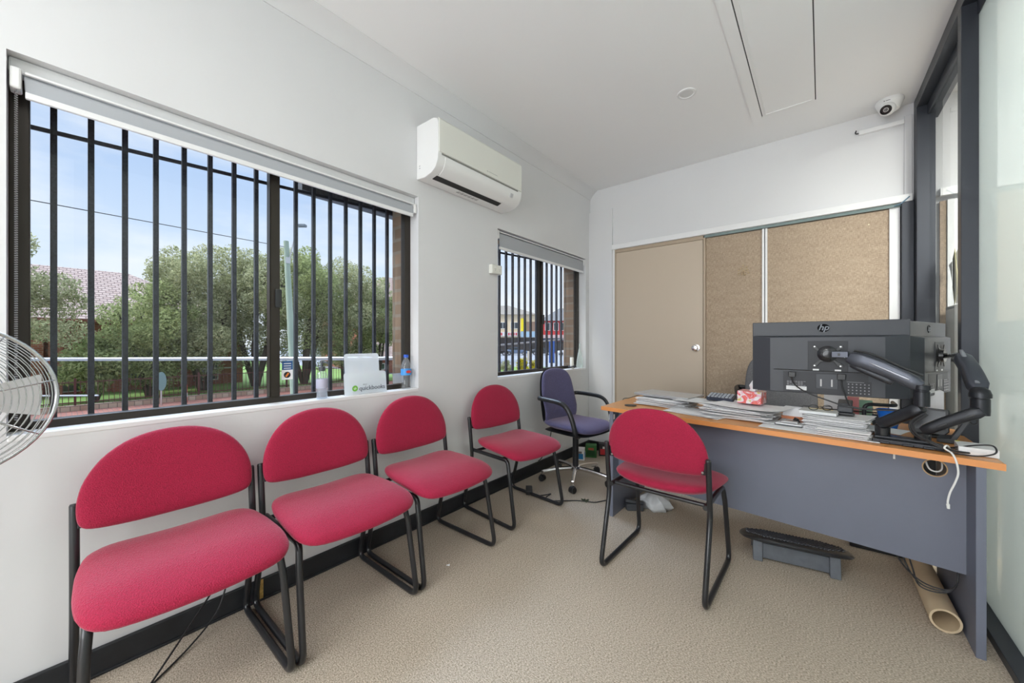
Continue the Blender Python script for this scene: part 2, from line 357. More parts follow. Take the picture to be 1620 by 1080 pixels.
# ------------------------------------------------------------------ the room
XW = -2.02; YF = 3.84; H = 2.88; YB = -2.6; XO = -2.30
b = MB(); b.bb(-2.02, 2.6, YB, YF+0.1, -0.1, 0); struct('floor', 'beige loop-pile office carpet in square tiles', 'floor', b, CARPET, smooth=False)
b = MB(); b.bb(-2.2, 2.6, YB-.1, YF+0.2, H, H+0.1); struct('ceiling', 'flat white painted ceiling', 'ceiling', b, CEIL, smooth=False)
# left wall with two openings (plastered inner leaf); the brick outer leaf outside
W1 = (-0.10, 1.498, 0.895, 2.14); W2 = (2.272, 3.74, 0.91, 2.115)
def wall_openings(mb, x0, x1, y0, y1, z0, z1, ops):
    ys = [y0]
    for a, c, e, f in ops:
        mb.bb(x0, x1, ys[-1], a, z0, z1); mb.bb(x0, x1, a, c, z0, e); mb.bb(x0, x1, a, c, f, z1); ys.append(c)
    mb.bb(x0, x1, ys[-1], y1, z0, z1)
b = MB(); wall_openings(b, -2.13, XW, YB, YF+0.1, 0, H, [W1, W2])
struct('wall_left', 'white painted wall with two barred windows', 'wall', b, WALL, smooth=False)
b = MB(); g = 0.01; wall_openings(b, XO, -2.135, YB-3, YF+2.5, -1.3, 3.4, [(W1[0]+g, W1[1]-g, W1[2]-0.02, W1[3]-.02), (W2[0]+g, W2[1]-g, W2[2]-.02, W2[3]-.02)])
BRK = brick_mat('brown_brick', srgb(138, 104, 78), srgb(168, 128, 96), srgb(110, 98, 88), axes='YZ')
BRKX = brick_mat('brown_brick_reveal', srgb(126, 104, 86), srgb(152, 126, 104), srgb(140, 128, 114), bw=0.24, bh=0.086, axes='XZ')
struct('wall_outside', 'brown brick outer face of the office wall', 'wall', b, BRKX, smooth=False)
# back wall, far wall
b = MB(); b.bb(XW, -1.8, YB-0.1, YB, 0, H); b.bb(0.4, 2.6, YB-0.1, YB, 0, H); b.bb(-1.8, 0.4, YB-0.1, YB, 0, 0.3); b.bb(-1.8, 0.4, YB-0.1, YB, 2.7, H)
struct('wall_back', 'white wall with an added glazed shopfront behind the viewer', 'wall', b, WALL, smooth=False)
t = struct('window_3', 'added glazed shopfront behind the viewer, opening for the fill lamp', 'window')  # shopfront made up to let the fill lamp in
b = MB()
for x0, x1, z0, z1 in ((-1.8, -1.75, .3, 2.7), (.35, .4, .3, 2.7), (-.73, -.67, .3, 2.7), (-1.8, .4, .3, .35), (-1.8, .4, 2.65, 2.7)): b.bb(x0, x1, YB-0.08, YB-.02, z0, z1)
b.build('window_frame', FRAME, t, smooth=False)
b = MB(); b.bb(-1.75, .35, YB-0.055, YB-0.05, .35, 2.65); b.build('window_pane', PANE, t, smooth=False)
area('added_fill_lamp', (-0.7, YB-0.15, 1.5), (radians(106), 0, 0), 2.1, 2.3, SHOPFRONT_FILL, (0.97, 0.985, 1.0))  # fill lamp added outside the made-up shopfront, evens out the room light
b = MB(); b.bb(XW, 2.6, YF+0.04, YF+0.14, 0, 2.2); b.bb(XW, 2.6, YF, YF+0.14, 2.2, H); b.bb(XW, -1.744, YF-0.03, YF+0.04, 0, 2.637)
b.bb(0.452, 0.492, YF-0.012, YF+0.04, 2.24, 2.80)
struct('wall_far', 'white far wall with narrow pier in the corner', 'wall', b, WALL, smooth=False, bevel=0.003)
b = MB(); b.bb(2.5, 2.6, YB, YF, 0, H); struct('wall_next_room', 'white wall of the room beyond the glass', 'wall', b, WALL, smooth=False)
# cornice on the window wall: shallow cove
b = MB(); prof = [(0, 0), (0.006, 0.0), (0.010, 0.008), (0.030, 0.035), (0.058, 0.062), (0.082, 0.078), (0.09, 0.082), (0.09, 0.086), (0, 0.086)]
vs = [(XW+x, YB, 2.794+z) for x, z in prof]+[(XW+x, YF, 2.794+z) for x, z in prof]; n = len(prof)
b.add(vs, [(i, (i+1) % n, n+(i+1) % n, n+i) for i in range(n)]+[tuple(range(n)), tuple(range(n, 2*n))])
struct('trim_1', 'white coved cornice above the windows', 'cornice', b, WALL)
b = MB(); b.bb(-1.744, 0.492, YF-0.035, YF, 2.186, 2.238); struct('trim_2', 'white ledge above the door and pinboards', 'trim', b, WHITE, smooth=False, bevel=0.004)
b = MB(); b.bb(-0.84, 0.46, YF-0.012, YF+0.04, 2.162, 2.186); struct('trim_3', 'grey green sliding track under the white ledge', 'track', b, mat('track_metal', srgb(112, 126, 124), 0.4, metal=0.5), smooth=False)
b = MB(); b.bb(-1.744, -1.722, YF-0.01, YF+.04, 0, 2.186); struct('trim_4', 'white jamb beside the beige door', 'jamb', b, WHITE, smooth=False)
# baseboards
b = MB(); b.bb(XW, XW+0.016, YB, YF-0.03, 0, 0.098); b.bb(XW, XW+0.022, YB, YF-.03, 0, 0.012)
struct('baseboard_left', 'scuffed black skirting along the window wall', 'skirting', b, BASEB, smooth=False, bevel=0.004)
b = MB(); b.bb(XW+0.02, -1.744, YF-0.046, YF-0.03, 0, 0.098); struct('baseboard_far', 'black skirting across the corner pier', 'skirting', b, BASEB, smooth=False, bevel=0.004)
b = MB(); b.bb(XW+0.0165, XW+0.019, 0.60, 0.614, 0.0, 0.098); tag(b.build('masking_tape', mat('yellow_tape', srgb(196, 160, 90), 0.8, noise=.3, nscale=60), smooth=False), 'strip of yellowed tape on the black skirting between the first two red chairs', 'tape')

# door
d = struct('door_1', 'flat beige door in the far wall with round knob', 'door')
b = MB(); b.bb(-1.712, -0.855, YF+0.0, YF+0.038, 0.01, 2.15); b.build('door_leaf', DOORM, d, smooth=False, bevel=0.002)
b = MB(); b.bb(-1.722, -1.712, YF-0.008, YF+.038, 0, 2.186); b.bb(-0.851, -0.832, YF-0.008, YF+.038, 0, 2.165); b.bb(-1.712, -0.851, YF-0.004, YF+.038, 2.152, 2.186); b.build('door_frame', BEIGET, d, smooth=False, bevel=0.002)
kn = MB(); Mx = Matrix.Rotation(radians(90), 3, 'X')
kn.lathe([(0.001, 0), (0.033, 0), (0.033, 0.006), (0.014, 0.010), (0.012, 0.03), (0.024, 0.038), (0.029, 0.050), (0.024, 0.062), (0.010, 0.066), (0.001, 0.066)], 24, (-0.915, YF+0.001, 1.14), Mx)
kn.build('door_handle', CHROME, d)['label'] = 'round chrome door knob'
# pinboard panels
def pinpanel(x0, x1, y, label, posts):
    t = thing('pinboard', label, 'pinboard', (x0, y, 0))
    w = x1-x0; m_ = MB(); m_.bb(0, w, 0, 0.02, 0.02, 2.16); m_.build('woven_board', PINB, t, smooth=False)
    for a, c in posts:
        p = MB(); p.bb(a-x0, c-x0, -0.012, 0.02, 0.02, 2.162); p.build('side_stile', WHITE, t, smooth=False, bevel=0.002)['label'] = 'white side stile'
    return t
pinpanel(-0.83, -0.392, YF+0.012, 'narrow brown woven pinboard beside the beige door', [(-0.394, -0.378)])
pinpanel(-0.358, 0.378, YF+0.012, 'wide brown woven pinboard behind the monitors', [(-0.372, -0.356), (0.378, 0.433)])
b = MB(); b.bb(-0.378, -0.372, YF+0.02, YF+0.035, 0.02, 2.162); struct('trim_5', 'dark gap strip between the pinboards', 'trim', b, PFRAME, smooth=False)
# dried flower pinned to the narrow board
t = thing('dried_flower', 'small dried flower sprig pinned to the narrow pinboard', 'flower', (-0.531, YF+0.008, 1.822))
DRY = mat('dried_petal', srgb(206, 184, 148), 0.9)
b = MB()
for k in range(9):
    a = k*2*pi/9+0.2; r = 0.03+0.008*(k % 3); b.cyl((0, 0, 0), (cos(a)*r, -0.008, sin(a)*r), 0.0012, 0.0012, 6); b.lathe([(0.0005, -0.008), (0.006, 0), (0.0005, 0.008)], 6, (cos(a)*r, -0.008, sin(a)*r))
b.build('petals', DRY, t); b = MB(); b.cyl((0, 0, 0), (0.004, -0.006, -0.05), 0.0015, 0.001, 6); b.build('stem', mat('dry_stem', srgb(130, 110, 70), .9), t)
b = MB(); b.lathe([(0.0005, 0), (0.005, 0.002), (0.005, 0.005), (0.0005, 0.006)], 10, (0.27, YF+0.012, 2.07), Mx); tag(b.build('push_pin', mat('pin', srgb(230, 220, 190), .3)), 'pale push pin near the top of the wide pinboard', 'pin')
# conduit on far wall
b = MB(); b.bb(0.215, 0.452, YF-0.028, YF, 2.742, 2.772); t = b.build('cable_conduit', WHITE, smooth=False, bevel=0.003); tag(t, 'short white cable duct high on the far wall under the dome camera', 'conduit')
b2 = MB(); b2.tube(fillet([(0.214, YF-0.015, 2.757), (0.20, YF-0.015, 2.757), (0.195, YF-0.02, 2.765), (0.20, YF-0.02, 2.78)], 0.006), 0.004, 6); b2.build('wire_end', BLACKP, t)
b2 = MB(); b2.tube(spline([(0.40, YF-0.03, 2.165), (0.43, YF-0.045, 2.172), (0.46, YF-0.045, 2.20), (0.474, YF-0.04, 2.215)]), 0.004, 6); tag(b2.build('wall_cable', mat('blue_wire', srgb(90, 120, 140), .5)), 'short grey blue cable at the right end of the white ledge', 'cable')

# ceiling hatch, downlight
t = struct('ceiling_hatch', 'long recessed white hatch with trim in the ceiling', 'hatch')
DARKGAP = mat('shadow_gap', (0.08, 0.08, 0.08, 1), 0.9)
HX0, HX1, HY0, HY1 = -0.345, -0.030, 1.30, 3.355
b = MB(); b.bb(HX0+0.006, HX1-0.006, HY0+.006, HY1-0.010, H-0.006, H-0.0005); b.build('hatch_panel', CEIL, t, smooth=False)
b = MB(); b.bb(HX0, HX1, HY0, HY1, H-0.001, H-0.0003); b.build('gap', DARKGAP, t, smooth=False)
b = MB()
for x0, x1, y0, y1 in ((HX0-0.062, HX0, HY0-.06, HY1+0.02), (HX1, HX1+0.038, HY0-.06, HY1+0.02)): b.bb(x0, x1, y0, y1, H-0.007, H-0.0002)
b.build('hatch_trim', CEIL, t, smooth=False)
b = MB(); b.bb(HX0+0.022, HX0+0.028, HY0+0.02, HY1-0.02, H-0.0095, H-0.006); b.bb(HX0+0.022, HX1-0.022, HY1-0.028, HY1-0.022, H-0.0095, H-0.006); b.build('panel_bead', CEIL, t, smooth=False)
t = thing('downlight', 'small round white downlight set in the ceiling', 'light', (-0.707, 2.718, H))
b = MB(); b.lathe([(0.040, -0.003), (0.046, -0.008), (0.058, -0.006), (0.060, 0.0)], 36, cap=False); b.build('rim', WHITE, t)
b = MB(); b.lathe([(0.001, -0.004), (0.042, -0.004), (0.042, 0.0), (0.001, 0)], 36); b.build('lens', mat('opal_lens', (0.7, 0.7, 0.7, 1), 0.5), t)
# dome camera
t = thing('security_camera', 'white dome security camera at the ceiling corner', 'camera', (0.365, 3.70, H))
b = MB(); b.lathe([(0.001, 0.0), (0.062, 0.0), (0.064, -0.012), (0.060, -0.022), (0.050, -0.050), (0.042, -0.060), (0.001, -0.062)], 36); b.build('housing', PLASTIC, t)
b = MB(); b.lathe([(0.038*cos(radians(q_))+0.0001, 0.038*sin(radians(q_))) for q_ in range(-90, 91, 10)], 28, (-0.012, -0.03, -0.060)); b.build('ball', PLASTIC, t)
dv = Vector((-0.25, -0.85, -0.46)).normalized(); q = dv.to_track_quat('Z', 'Y').to_matrix()
b = MB(); b.lathe([(0.001, 0.036), (0.020, 0.036), (0.024, 0.040), (0.026, 0.040), (0.026, 0.030)], 24, (-0.012, -0.03, -0.06), q); b.build('lens', mat('lens_black', (0.02, 0.02, 0.02, 1), 0.15), t)
b = MB(); b.lathe([(0.001, 0.042), (0.009, 0.044), (0.010, 0.036), (0.001, 0.036)], 16, (-0.012, -0.03, -0.06), q); b.build('lens_centre', mat('lens_grey', (0.12, 0.12, 0.12, 1), 0.3), t); t.scale = (1.15, 1.15, 1.15)
b = MB(); b.box((-0.028, -0.0595, -0.022), (0.005, 0.002, 0.005)); b.box((-0.012, -0.0608, -0.022), (0.020, 0.002, 0.003)); b.build('printed_mark', mat('grey_print', (0.2, 0.2, 0.2, 1), 0.6), t, smooth=False)

# ------------------------------------------------------------------ windows
def window(idx, op, mull, split, label):
    y0, y1, z0, z1 = op; t = struct('window_%d' % idx, label, 'window')
    f = 0.045; xa, xb = -2.150, -2.105
    m_ = MB(); m_.bb(xa, xb, y0, y0+f, z0, z1); m_.bb(xa, xb, y1-f, y1, z0, z1); m_.bb(xa, xb, y0+f, y1-f, z0, z0+0.03); m_.bb(xa, xb, y0+f, y1-f, z1-f, z1)
    m_.build('window_frame', FRAME, t, smooth=False, bevel=0.003)
    m_ = MB(); m_.bb(xa+0.008, xb+0.006, mull, mull+0.045, z0+0.03, z1-f); m_.bb(xb-0.004, xb+0.006, mull, mull+0.006, z0+.03, z1-f); m_.build('meeting_stile', FRAME, t, smooth=False, bevel=0.002)
    m_ = MB(); m_.bb(xb+0.006, xb+0.018, mull+0.022, mull+0.05, 1.37, 1.46); m_.build('window_latch', BLACKP, t, smooth=False, bevel=0.003)
    for a, c, xx in ((y0+f, mull, -2.135), (mull+0.045, y1-f, -2.122)):
        m_ = MB(); m_.bb(xx, xx+0.004, a, c, z0+0.03, z1-f); m_.build('window_pane', PANE, t, smooth=False)
    m_ = MB(); m_.bb(-2.105, XW+0.002, y0+0.0005, y1-0.0005, z0-0.02, z0+0.0015); m_.build('window_sill', WHITE, t, smooth=False, bevel=0.004)
    if idx == 1:
        m_ = MB(); m_.bb(-2.105, -2.058, y0+0.001, y1-0.001, 2.089, z1-0.0005); m_.build('head_filler', WALL, t, smooth=False, bevel=0.006)  # filler block added to lighten the dark band above the blind
    return t
win1 = window(1, W1, 0.672, 0, 'large sliding window with bronze frame behind the red chairs')
win2 = window(2, W2, 2.985, 0, 'smaller sliding window with bronze frame by the corner')
# insect screen bead: thin pale gasket on first pane
def grille(op, ybars, zlo, zhi, label, group=None):
    t = thing('security_grille', label, 'grille', (0, 0, 0))
    for y in ybars:
        m_ = MB(); m_.bb(-2.312, -2.292, y-0.009, y+0.009, zlo, zhi); m_.build('bar', BARM, t, smooth=False, bevel=0.001)
    for z, tl in ((2.052, 0.052), (zlo, 0)):
        ym = (ybars[0]+ybars[-1])/2; m_ = MB(); m_.box((-2.317, ym, z), (0.008, ybars[-1]-ybars[0]+0.12, 0.016), M=Matrix.Rotation(tl, 3, 'X')); m_.build('cross_rail', BARM, t, smooth=False)
    return t
grille(W1, [-0.1005+0.0967*k for k in range(0, 17)], 0.80, 2.30, 'black upright security bars outside the large window')
grille(W2, [2.61+0.0970*k for k in range(-2, 13)], 0.80, 2.30, 'black upright security bars outside the small corner window')
b = MB(); b.bb(-2.40, -2.325, 0.91, 2.0, 2.080, 2.28); tag(b.build('window_hood', mat('grey_hood', srgb(92, 96, 102), .6, noise=.3, nscale=90), smooth=False), 'grey metal box hung outside above the right half of the large window', 'hood')

def blind(op, zfab, label, drop=0.042):
    y0, y1, z0, z1 = op; t = thing('roller_blind', label, 'blind', (0, 0, 0))
    xr = -2.055; zr = z1-drop
    m_ = MB(); m_.cyl((xr, y0+0.035, zr), (xr, y1-0.03, zr), 0.021, n=24); m_.build('roller', BLIND, t)
    m_ = MB(); m_.bb(xr+0.0195, xr+0.021, y0+0.037, y1-0.032, zfab+0.02, zr); m_.build('fabric', BLIND, t, smooth=False)
    m_ = MB(); m_.bb(xr+0.012, xr+0.026, y0+0.037, y1-0.032, zfab, zfab+0.022); m_.build('bottom_bar', WHITE, t, smooth=False, bevel=0.003)['label'] = 'white bottom bar'
    m_ = MB(); m_.bb(xr-0.026, xr+0.030, y0+0.005, y0+0.030, zr-0.036, zr+0.034); m_.build('bracket', PLASTIC, t, smooth=False, bevel=0.006); m_ = MB(); m_.bb(xr-0.02, xr+0.025, y1-0.026, y1-0.003, zr-0.03, zr+0.03); m_.build('bracket', PLASTIC, t, smooth=False, bevel=0.006)
    m_ = MB(); m_.bb(xr+0.020, xr+0.030, y0+0.037, y1-0.032, zr+0.018, zr+0.026); m_.build('top_rail', WHITE, t, smooth=False, bevel=0.002)
    return t
bl1 = blind(W1, 2.003, 'rolled grey roller blind across the top of the large window', 0.078)
bl2 = blind(W2, 1.955, 'grey roller blind lowered a little over the corner window')
# bead chain on the first blind
b = MB(); ch = mat('chain', srgb(150, 150, 152), 0.4)
for s_ in (0, 1):
    for k in range(150):
        z = 2.06-0.0075*k; b.lathe([(0.0004, -0.0026), (0.0022, -0.0013), (0.0026, 0), (0.0022, 0.0013), (0.0004, 0.0026)], 6, (-2.050+0.012*s_, W1[0]+0.016+0.004*s_, z))
b.build('bead_chain', ch, bl1)['kind'] = 'stuff'

# ------------------------------------------------------------------ glass partition on the right
t = struct('wall_right', 'glass partition in a charcoal metal frame', 'partition')
def yx(y): return 0.500+0.0135*(YF-y)          # face of the frame, the run is a touch out of square
def bar(mb, y0, y1, dx0, dx1, z0, z1):
    a, c = yx(y0), yx(y1); vs = [(a+dx0, y0, z0), (a+dx1, y0, z0), (c+dx1, y1, z0), (c+dx0, y1, z0), (a+dx0, y0, z1), (a+dx1, y0, z1), (c+dx1, y1, z1), (c+dx0, y1, z1)]
    mb.add(vs, [(0, 3, 2, 1), (4, 5, 6, 7), (0, 1, 5, 4), (1, 2, 6, 5), (2, 3, 7, 6), (3, 0, 4, 7)])
def pbar(name, *a):
    m_ = MB(); bar(m_, *a); return m_.build(name, PFRAME, t, smooth=False, bevel=0.002)
pbar('head_rail', YB, YF, 0, 0.05, 2.80, H-.001); pbar('head_rail', YB, YF, 0.05, 0.115, 2.735, H-.001)
pbar('floor_rail', YB, YF, 0, 0.115, 0, 0.035)
pbar('post', 3.745, YF+.03, 0, 0.088, 0.035, 2.80)
pbar('post', 2.755, 2.81, 0, 0.105, 0.035, 2.80)
pbar('post', 0.10, 0.155, 0, 0.105, 0.035, 2.80)
pbar('post', -1.3, -1.245, 0, 0.105, 0.035, 2.80)
b = MB(); b.bb(0.437, 0.499, YF-0.03, YF+0.04, 0, 2.186); b.build('post', PFRAME, t, smooth=False, bevel=0.003)
m_ = MB(); bar(m_, 2.81, 3.745, 0.060, 0.068, 0.035, 2.735); m_.build('glass_pane', CLEARPANE, t, smooth=False)['label'] = 'clear glass pane'
for a, c in ((0.155, 2.755), (-1.245, 0.10), (YB, -1.3)):
    m_ = MB(); bar(m_, a, c, 0.055, 0.063, 0.035, 2.735); m_.build('glass_pane', FROST, t, smooth=False)['label'] = 'frosted pale green glass pane'
b = MB(); b.bb(0.62, 2.5, YF-0.035, YF, 2.186, 2.238); struct('trim_6', 'white ledge continuing in the next room', 'trim', b, WHITE, smooth=False)
pinpanel(0.625, 0.655, YF+0.012, 'edge of a brown woven pinboard seen through the clear glass', [(0.657, 1.3)])
# papers in a clear sleeve standing behind the clear pane
t = thing('paper_bundle', 'slanting bundle of papers standing behind the clear glass pane', 'papers', (0.640, 3.62, 1.59))
PAPERY = mat('yellow_print_paper', srgb(214, 206, 150), .7)
for k in range(4):
    Mr = Euler((radians(-32+2.5*k), 0, radians(6*k-10))).to_matrix(); m_ = MB(); m_.box((0.012*k, 0.01*k, 0.02), (0.0012, 0.21-0.01*k, 0.30), M=Mr); m_.build('sheet', [PAPER, PAPERY, PAPER2, PAPER][k], t, smooth=False)
t2 = thing('side_shelf', 'white shelf unit standing behind the clear glass pane', 'shelf', (0.79, 3.62, 0))
m_ = MB()
for xx in (-0.14, 0.14): m_.box((xx, 0, 0.71), (0.018, 0.34, 1.42))
for zz in (0.03, 0.38, 0.73, 1.08, 1.42): m_.box((0, 0, zz), (0.298, 0.34, 0.018))
m_.build('carcass', PLASTIC, t2, smooth=False, bevel=.001)

# ------------------------------------------------------------------ unseen lamps added behind the viewer and in the next room for brightness
DIFF = mat('lit_diffuser', (0.9, 0.9, 0.9, 1), 0.5, emis=(1, 1, 1, 1), estr=2.5)
def added_ceiling_lamp(x, y, power, label, sx=0.6, sy=1.2, strength=None):
    t = thing('added_ceiling_light', label, 'light', (x, y, H))
    m_ = MB(); m_.bb(-sx/2-.02, sx/2+.02, -sy/2-.02, -sy/2, -0.05, 0); m_.bb(-sx/2-.02, sx/2+.02, sy/2, sy/2+.02, -0.05, 0); m_.bb(-sx/2-.02, -sx/2, -sy/2, sy/2, -0.05, 0); m_.bb(sx/2, sx/2+.02, -sy/2, sy/2, -0.05, 0); m_.build('lamp_frame', WHITE, t, smooth=False)
    m_ = MB(); m_.bb(-sx/2, sx/2, -sy/2, sy/2, -0.045, -0.035); m_.build('diffuser', DIFF, t, smooth=False)
    area('lamp', (0, 0, -0.052), (0, 0, 0), sx*.95, sy*.95, power, (1, 0.985, 0.965), t)
added_ceiling_lamp(-0.2, -0.9, ROOM_LIGHT, 'added unseen ceiling light over the middle of the office', 0.6, 1.2)
added_ceiling_lamp(-0.9, -2.0, ROOM_LIGHT*0.7, 'added unseen ceiling light at the back of the office', 1.2, 0.6)
added_ceiling_lamp(1.6, 1.6, NEXT_LIGHT, 'added unseen ceiling light in the room beyond the glass', 0.6, 1.2)  # added to make the frosted panes look luminous

# ------------------------------------------------------------------ air conditioner
t = thing('air_conditioner', 'white split-system air conditioner high on the window wall', 'air conditioner', (XW, 1.482, 2.243))
LW = 0.83; HH = 0.345; DP = 0.215
def xprof(mb, prof, y0, y1):
    n = len(prof); vs = [(x, y0, z) for x, z in prof]+[(x, y1, z) for x, z in prof]
    mb.add(vs, [(i, (i+1) % n, n+(i+1) % n, n+i) for i in range(n)]+[tuple(range(n))[::-1], tuple(range(n, 2*n))])
body = [(0.001, 0.0), (0.085, -0.006), (0.15, 0.006), (0.19, 0.03), (0.211, 0.075), (0.215, 0.12), (0.215, 0.30), (0.205, 0.325), (0.17, 0.340), (0.001, HH)]
b = MB(); xprof(b, body, 0, LW); b.build('casing', PLASTIC, t, bevel=0.006, seg=3, ang=50)
b = MB(); xprof(b, [(0.214, 0.118), (0.221, 0.120), (0.221, 0.318), (0.207, 0.333), (0.203, 0.330), (0.213, 0.316)], 0.008, LW-0.008); b.build('front_panel', mat('panel_white', srgb(226, 226, 218), .3), t, bevel=0.002)
b = MB(); b.bb(0.204, 0.2165, 0.03, LW-.05, 0.107, 0.1165); b.build('panel_gap', mat('gap_grey', srgb(128, 128, 122), .6), t, smooth=False)
b = MB(); xprof(b, [(0.100, -0.0065), (0.107, -0.007), (0.155, 0.0085), (0.152, 0.0125), (0.10, -0.002)], 0.05, 0.67); b.build('air_outlet', mat('outlet_dark', (0.02, 0.02, 0.02, 1), .7), t, smooth=False)
fl = [(0.150, 0.0045), (0.190, 0.027), (0.2125, 0.072), (0.2165, 0.102), (0.211, 0.100), (0.205, 0.074), (0.186, 0.033), (0.150, 0.010)]
b = MB(); xprof(b, fl, 0.06, 0.665); b.build('louvre', PLASTIC, t, bevel=0.001)
b = MB(); b.box((0.204, 0.715, 0.062), (0.012, 0.028, 0.030), M=Euler((0, radians(18), 0)).to_matrix()); b.build('sensor_window', mat('sensor_grey', srgb(190, 190, 192), .3), t, smooth=False)
b = MB()
for k in range(6): b.bb(0.055, 0.070, 0.29+0.035*k, 0.315+0.035*k, -0.0062, -0.0040); b.bb(0.078, 0.083, 0.29+0.035*k, 0.315+0.035*k, -0.0072, -0.005)
b.build('rating_label', mat('label_grey', srgb(168, 168, 168), .6), t, smooth=False)
b = MB(); b.bb(0.2208, 0.2214, 0.43, 0.438, 0.141, 0.149); b.bb(0.2208, 0.2214, 0.444, 0.54, 0.1435, 0.1470); b.build('printed_mark', mat('logo_grey', srgb(178, 178, 174), .4), t, smooth=False)
b = MB(); b.bb(0.03, 0.042, -0.0012, 0.0, 0.06, 0.065); b.bb(0.03, 0.042, -0.0012, 0.0, 0.075, 0.08); b.build('side_mark', mat('label_grey', None or (0.4, 0.4, 0.4, 1), .6), t, smooth=False)

# wall socket above the window sill line, between the windows
t = thing('power_outlet', 'white double socket box on the wall at the edge of the corner window', 'socket', (XW, 2.225, 1.77))
b = MB(); b.bb(0, 0.036, -0.058, 0.058, -0.036, 0.036); b.build('box', CREAMP, t, bevel=0.004)
b = MB(); b.bb(0.036, 0.040, -0.052, 0.052, -0.031, 0.031); b.build('face_plate', CREAMP, t, bevel=0.002)
for s_ in (-1, 1):
    b = MB()
    for dy, dz, rr in ((-0.006, 0.0, 0.4), (0.006, 0.0, -0.4), (0, -0.011, 0)):
        b.box((0.0402, s_*0.026+dy, dz), (0.0006, 0.002, 0.007), M=Matrix.Rotation(rr, 3, 'X'))
    b.build('socket_holes', BLACKP, t, smooth=False)
    b = MB(); b.bb(0.040, 0.0425, s_*0.026-0.004, s_*0.026+0.004, 0.014, 0.026); b.build('switch', PLASTIC, t, smooth=False)

# ------------------------------------------------------------------ red visitor chairs (local +Y is the front)
def red_chair(label, group):
    t = thing('visitor_chair', label, 'chair', group=group)
    hw = 0.250; r = 0.0125
    for s_ in (-1, 1):
        m_ = MB(); x = s_*hw
        pts = [(x, -0.193, 0.655), (x, -0.160, 0.40), (x, -0.170, 0.34), (x, -0.262, r), (x, 0.262, r), (x*0.965, 0.200, 0.345), (x*0.935, 0.180, 0.428), (x*0.935, -0.172, 0.430)]
        P = [Vector(pts[0])]
        for i in range(1, len(pts)-1):
            a, c, d = Vector(pts[i-1]), Vector(pts[i]), Vector(pts[i+1]); rr = {3: 0.055, 4: 0.055, 6: 0.03}.get(i, 0.03)
            p = c+(a-c).normalized()*rr; q_ = c+(d-c).normalized()*rr
            for k in range(7):
                u = k/6; P.append(p*(1-u)**2+c*2*u*(1-u)+q_*u*u)
        P.append(Vector(pts[-1]))
        m_.tube(P, r, 12); o = m_.build('sled_frame', BLACKM, t)
        m_ = MB(); m_.cyl((x, -0.1935, 0.655), (x, -0.1943, 0.661), 0.0125, 0.010, 12); m_.build('end_cap', BLACKP, o)
        m_ = MB(); m_.box((x-s_*0.024, -0.178, 0.61), (0.036, 0.004, 0.058), M=Matrix.Rotation(radians(9), 3, 'X')); br = m_.build('bracket', BLACKM, t, bevel=0.003)
        for dz in (-0.015, 0.015):
            m_ = MB(); m_.lathe([(0.0004, 0), (0.006, 0.0), (0.005, 0.003), (0.0004, 0.004)], 10, (x-s_*0.026, -0.181+0.16*dz, 0.61+dz), Matrix.Rotation(radians(99), 3, 'X')); m_.build('screw', STEEL, br)
    for y in (-0.14, 0.13): m_ = MB(); m_.tube([(-0.232, y, 0.430), (0.232, y, 0.430)], 0.010, 10); m_.build('cross_tube', BLACKM, t)
    # backrest
    half = [(0.0, 0.560), (0.08, 0.5605), (0.155, 0.565), (0.215, 0.574), (0.240, 0.592), (0.2475, 0.630), (0.2445, 0.68), (0.228, 0.735), (0.190, 0.794), (0.135, 0.838), (0.07, 0.862), (0.0, 0.869)]
    ol = half+[(-a, c) for a, c in half[1:-1][::-1]]
    ol = [(p.x, p.y) for p in spline([(a, c, 0) for a, c in ol], 3, True)]
    def fb(u, v, w): y = -0.157-0.16*(v-0.56)+0.55*(0.25**2-u*u)*-1*0.35; return (u, y+w, v)
    m_ = MB(); m_.cushion(ol, 0.052, fb, 9, 4); m_.build('backrest', FABRIC, t, ang=70)
    # seat
    half = [(0.0, -0.185), (0.10, -0.182), (0.18, -0.165), (0.228, -0.12), (0.250, -0.04), (0.259, 0.06), (0.262, 0.15), (0.252, 0.225), (0.21, 0.272), (0.12, 0.290), (0.0, 0.296)]
    ol = half+[(-a, c) for a, c in half[1:-1][::-1]]
    ol = [(p.x, p.y) for p in spline([(a, c, 0) for a, c in ol], 3, True)]
    def fs(u, v, w):
        z = 0.468+0.42*(u*u)*(0.5+0.5*min(1, max(-1, -(v-0.05)/0.2)))-0.9*max(0, v-0.12)**2+0.10*max(0, -v-0.05)**1
        return (u, v, z+w)
    m_ = MB(); m_.cushion(ol, 0.082, fs, 10, 3.0); m_.build('seat', FABRIC, t, ang=70)
    return t
proto = red_chair('red fabric visitor chair nearest the viewer, left end of the row under the large window', 'red chairs along the window wall')
def place(root, x, y, rz, label=None):
    root.location = (x, y, 0); root.rotation_euler = (0, 0, rz)
    if label: root['label'] = label
place(proto, -1.722, 0.290, radians(-90))
place(dup(proto), -1.722, 0.826, radians(-90), 'second red fabric chair from the left, under the large window')
place(dup(proto), -1.722, 1.370, radians(-90), 'third red fabric chair, under the water bottle end of the large window')
place(dup(proto), -1.728, 2.110, radians(-95), 'red fabric chair standing apart in front of the purple swivel chair')
c5 = dup(proto); place(c5, -0.645, 2.085, radians(-1), 'red fabric chair drawn up to the desk, seen from behind'); del c5['group']

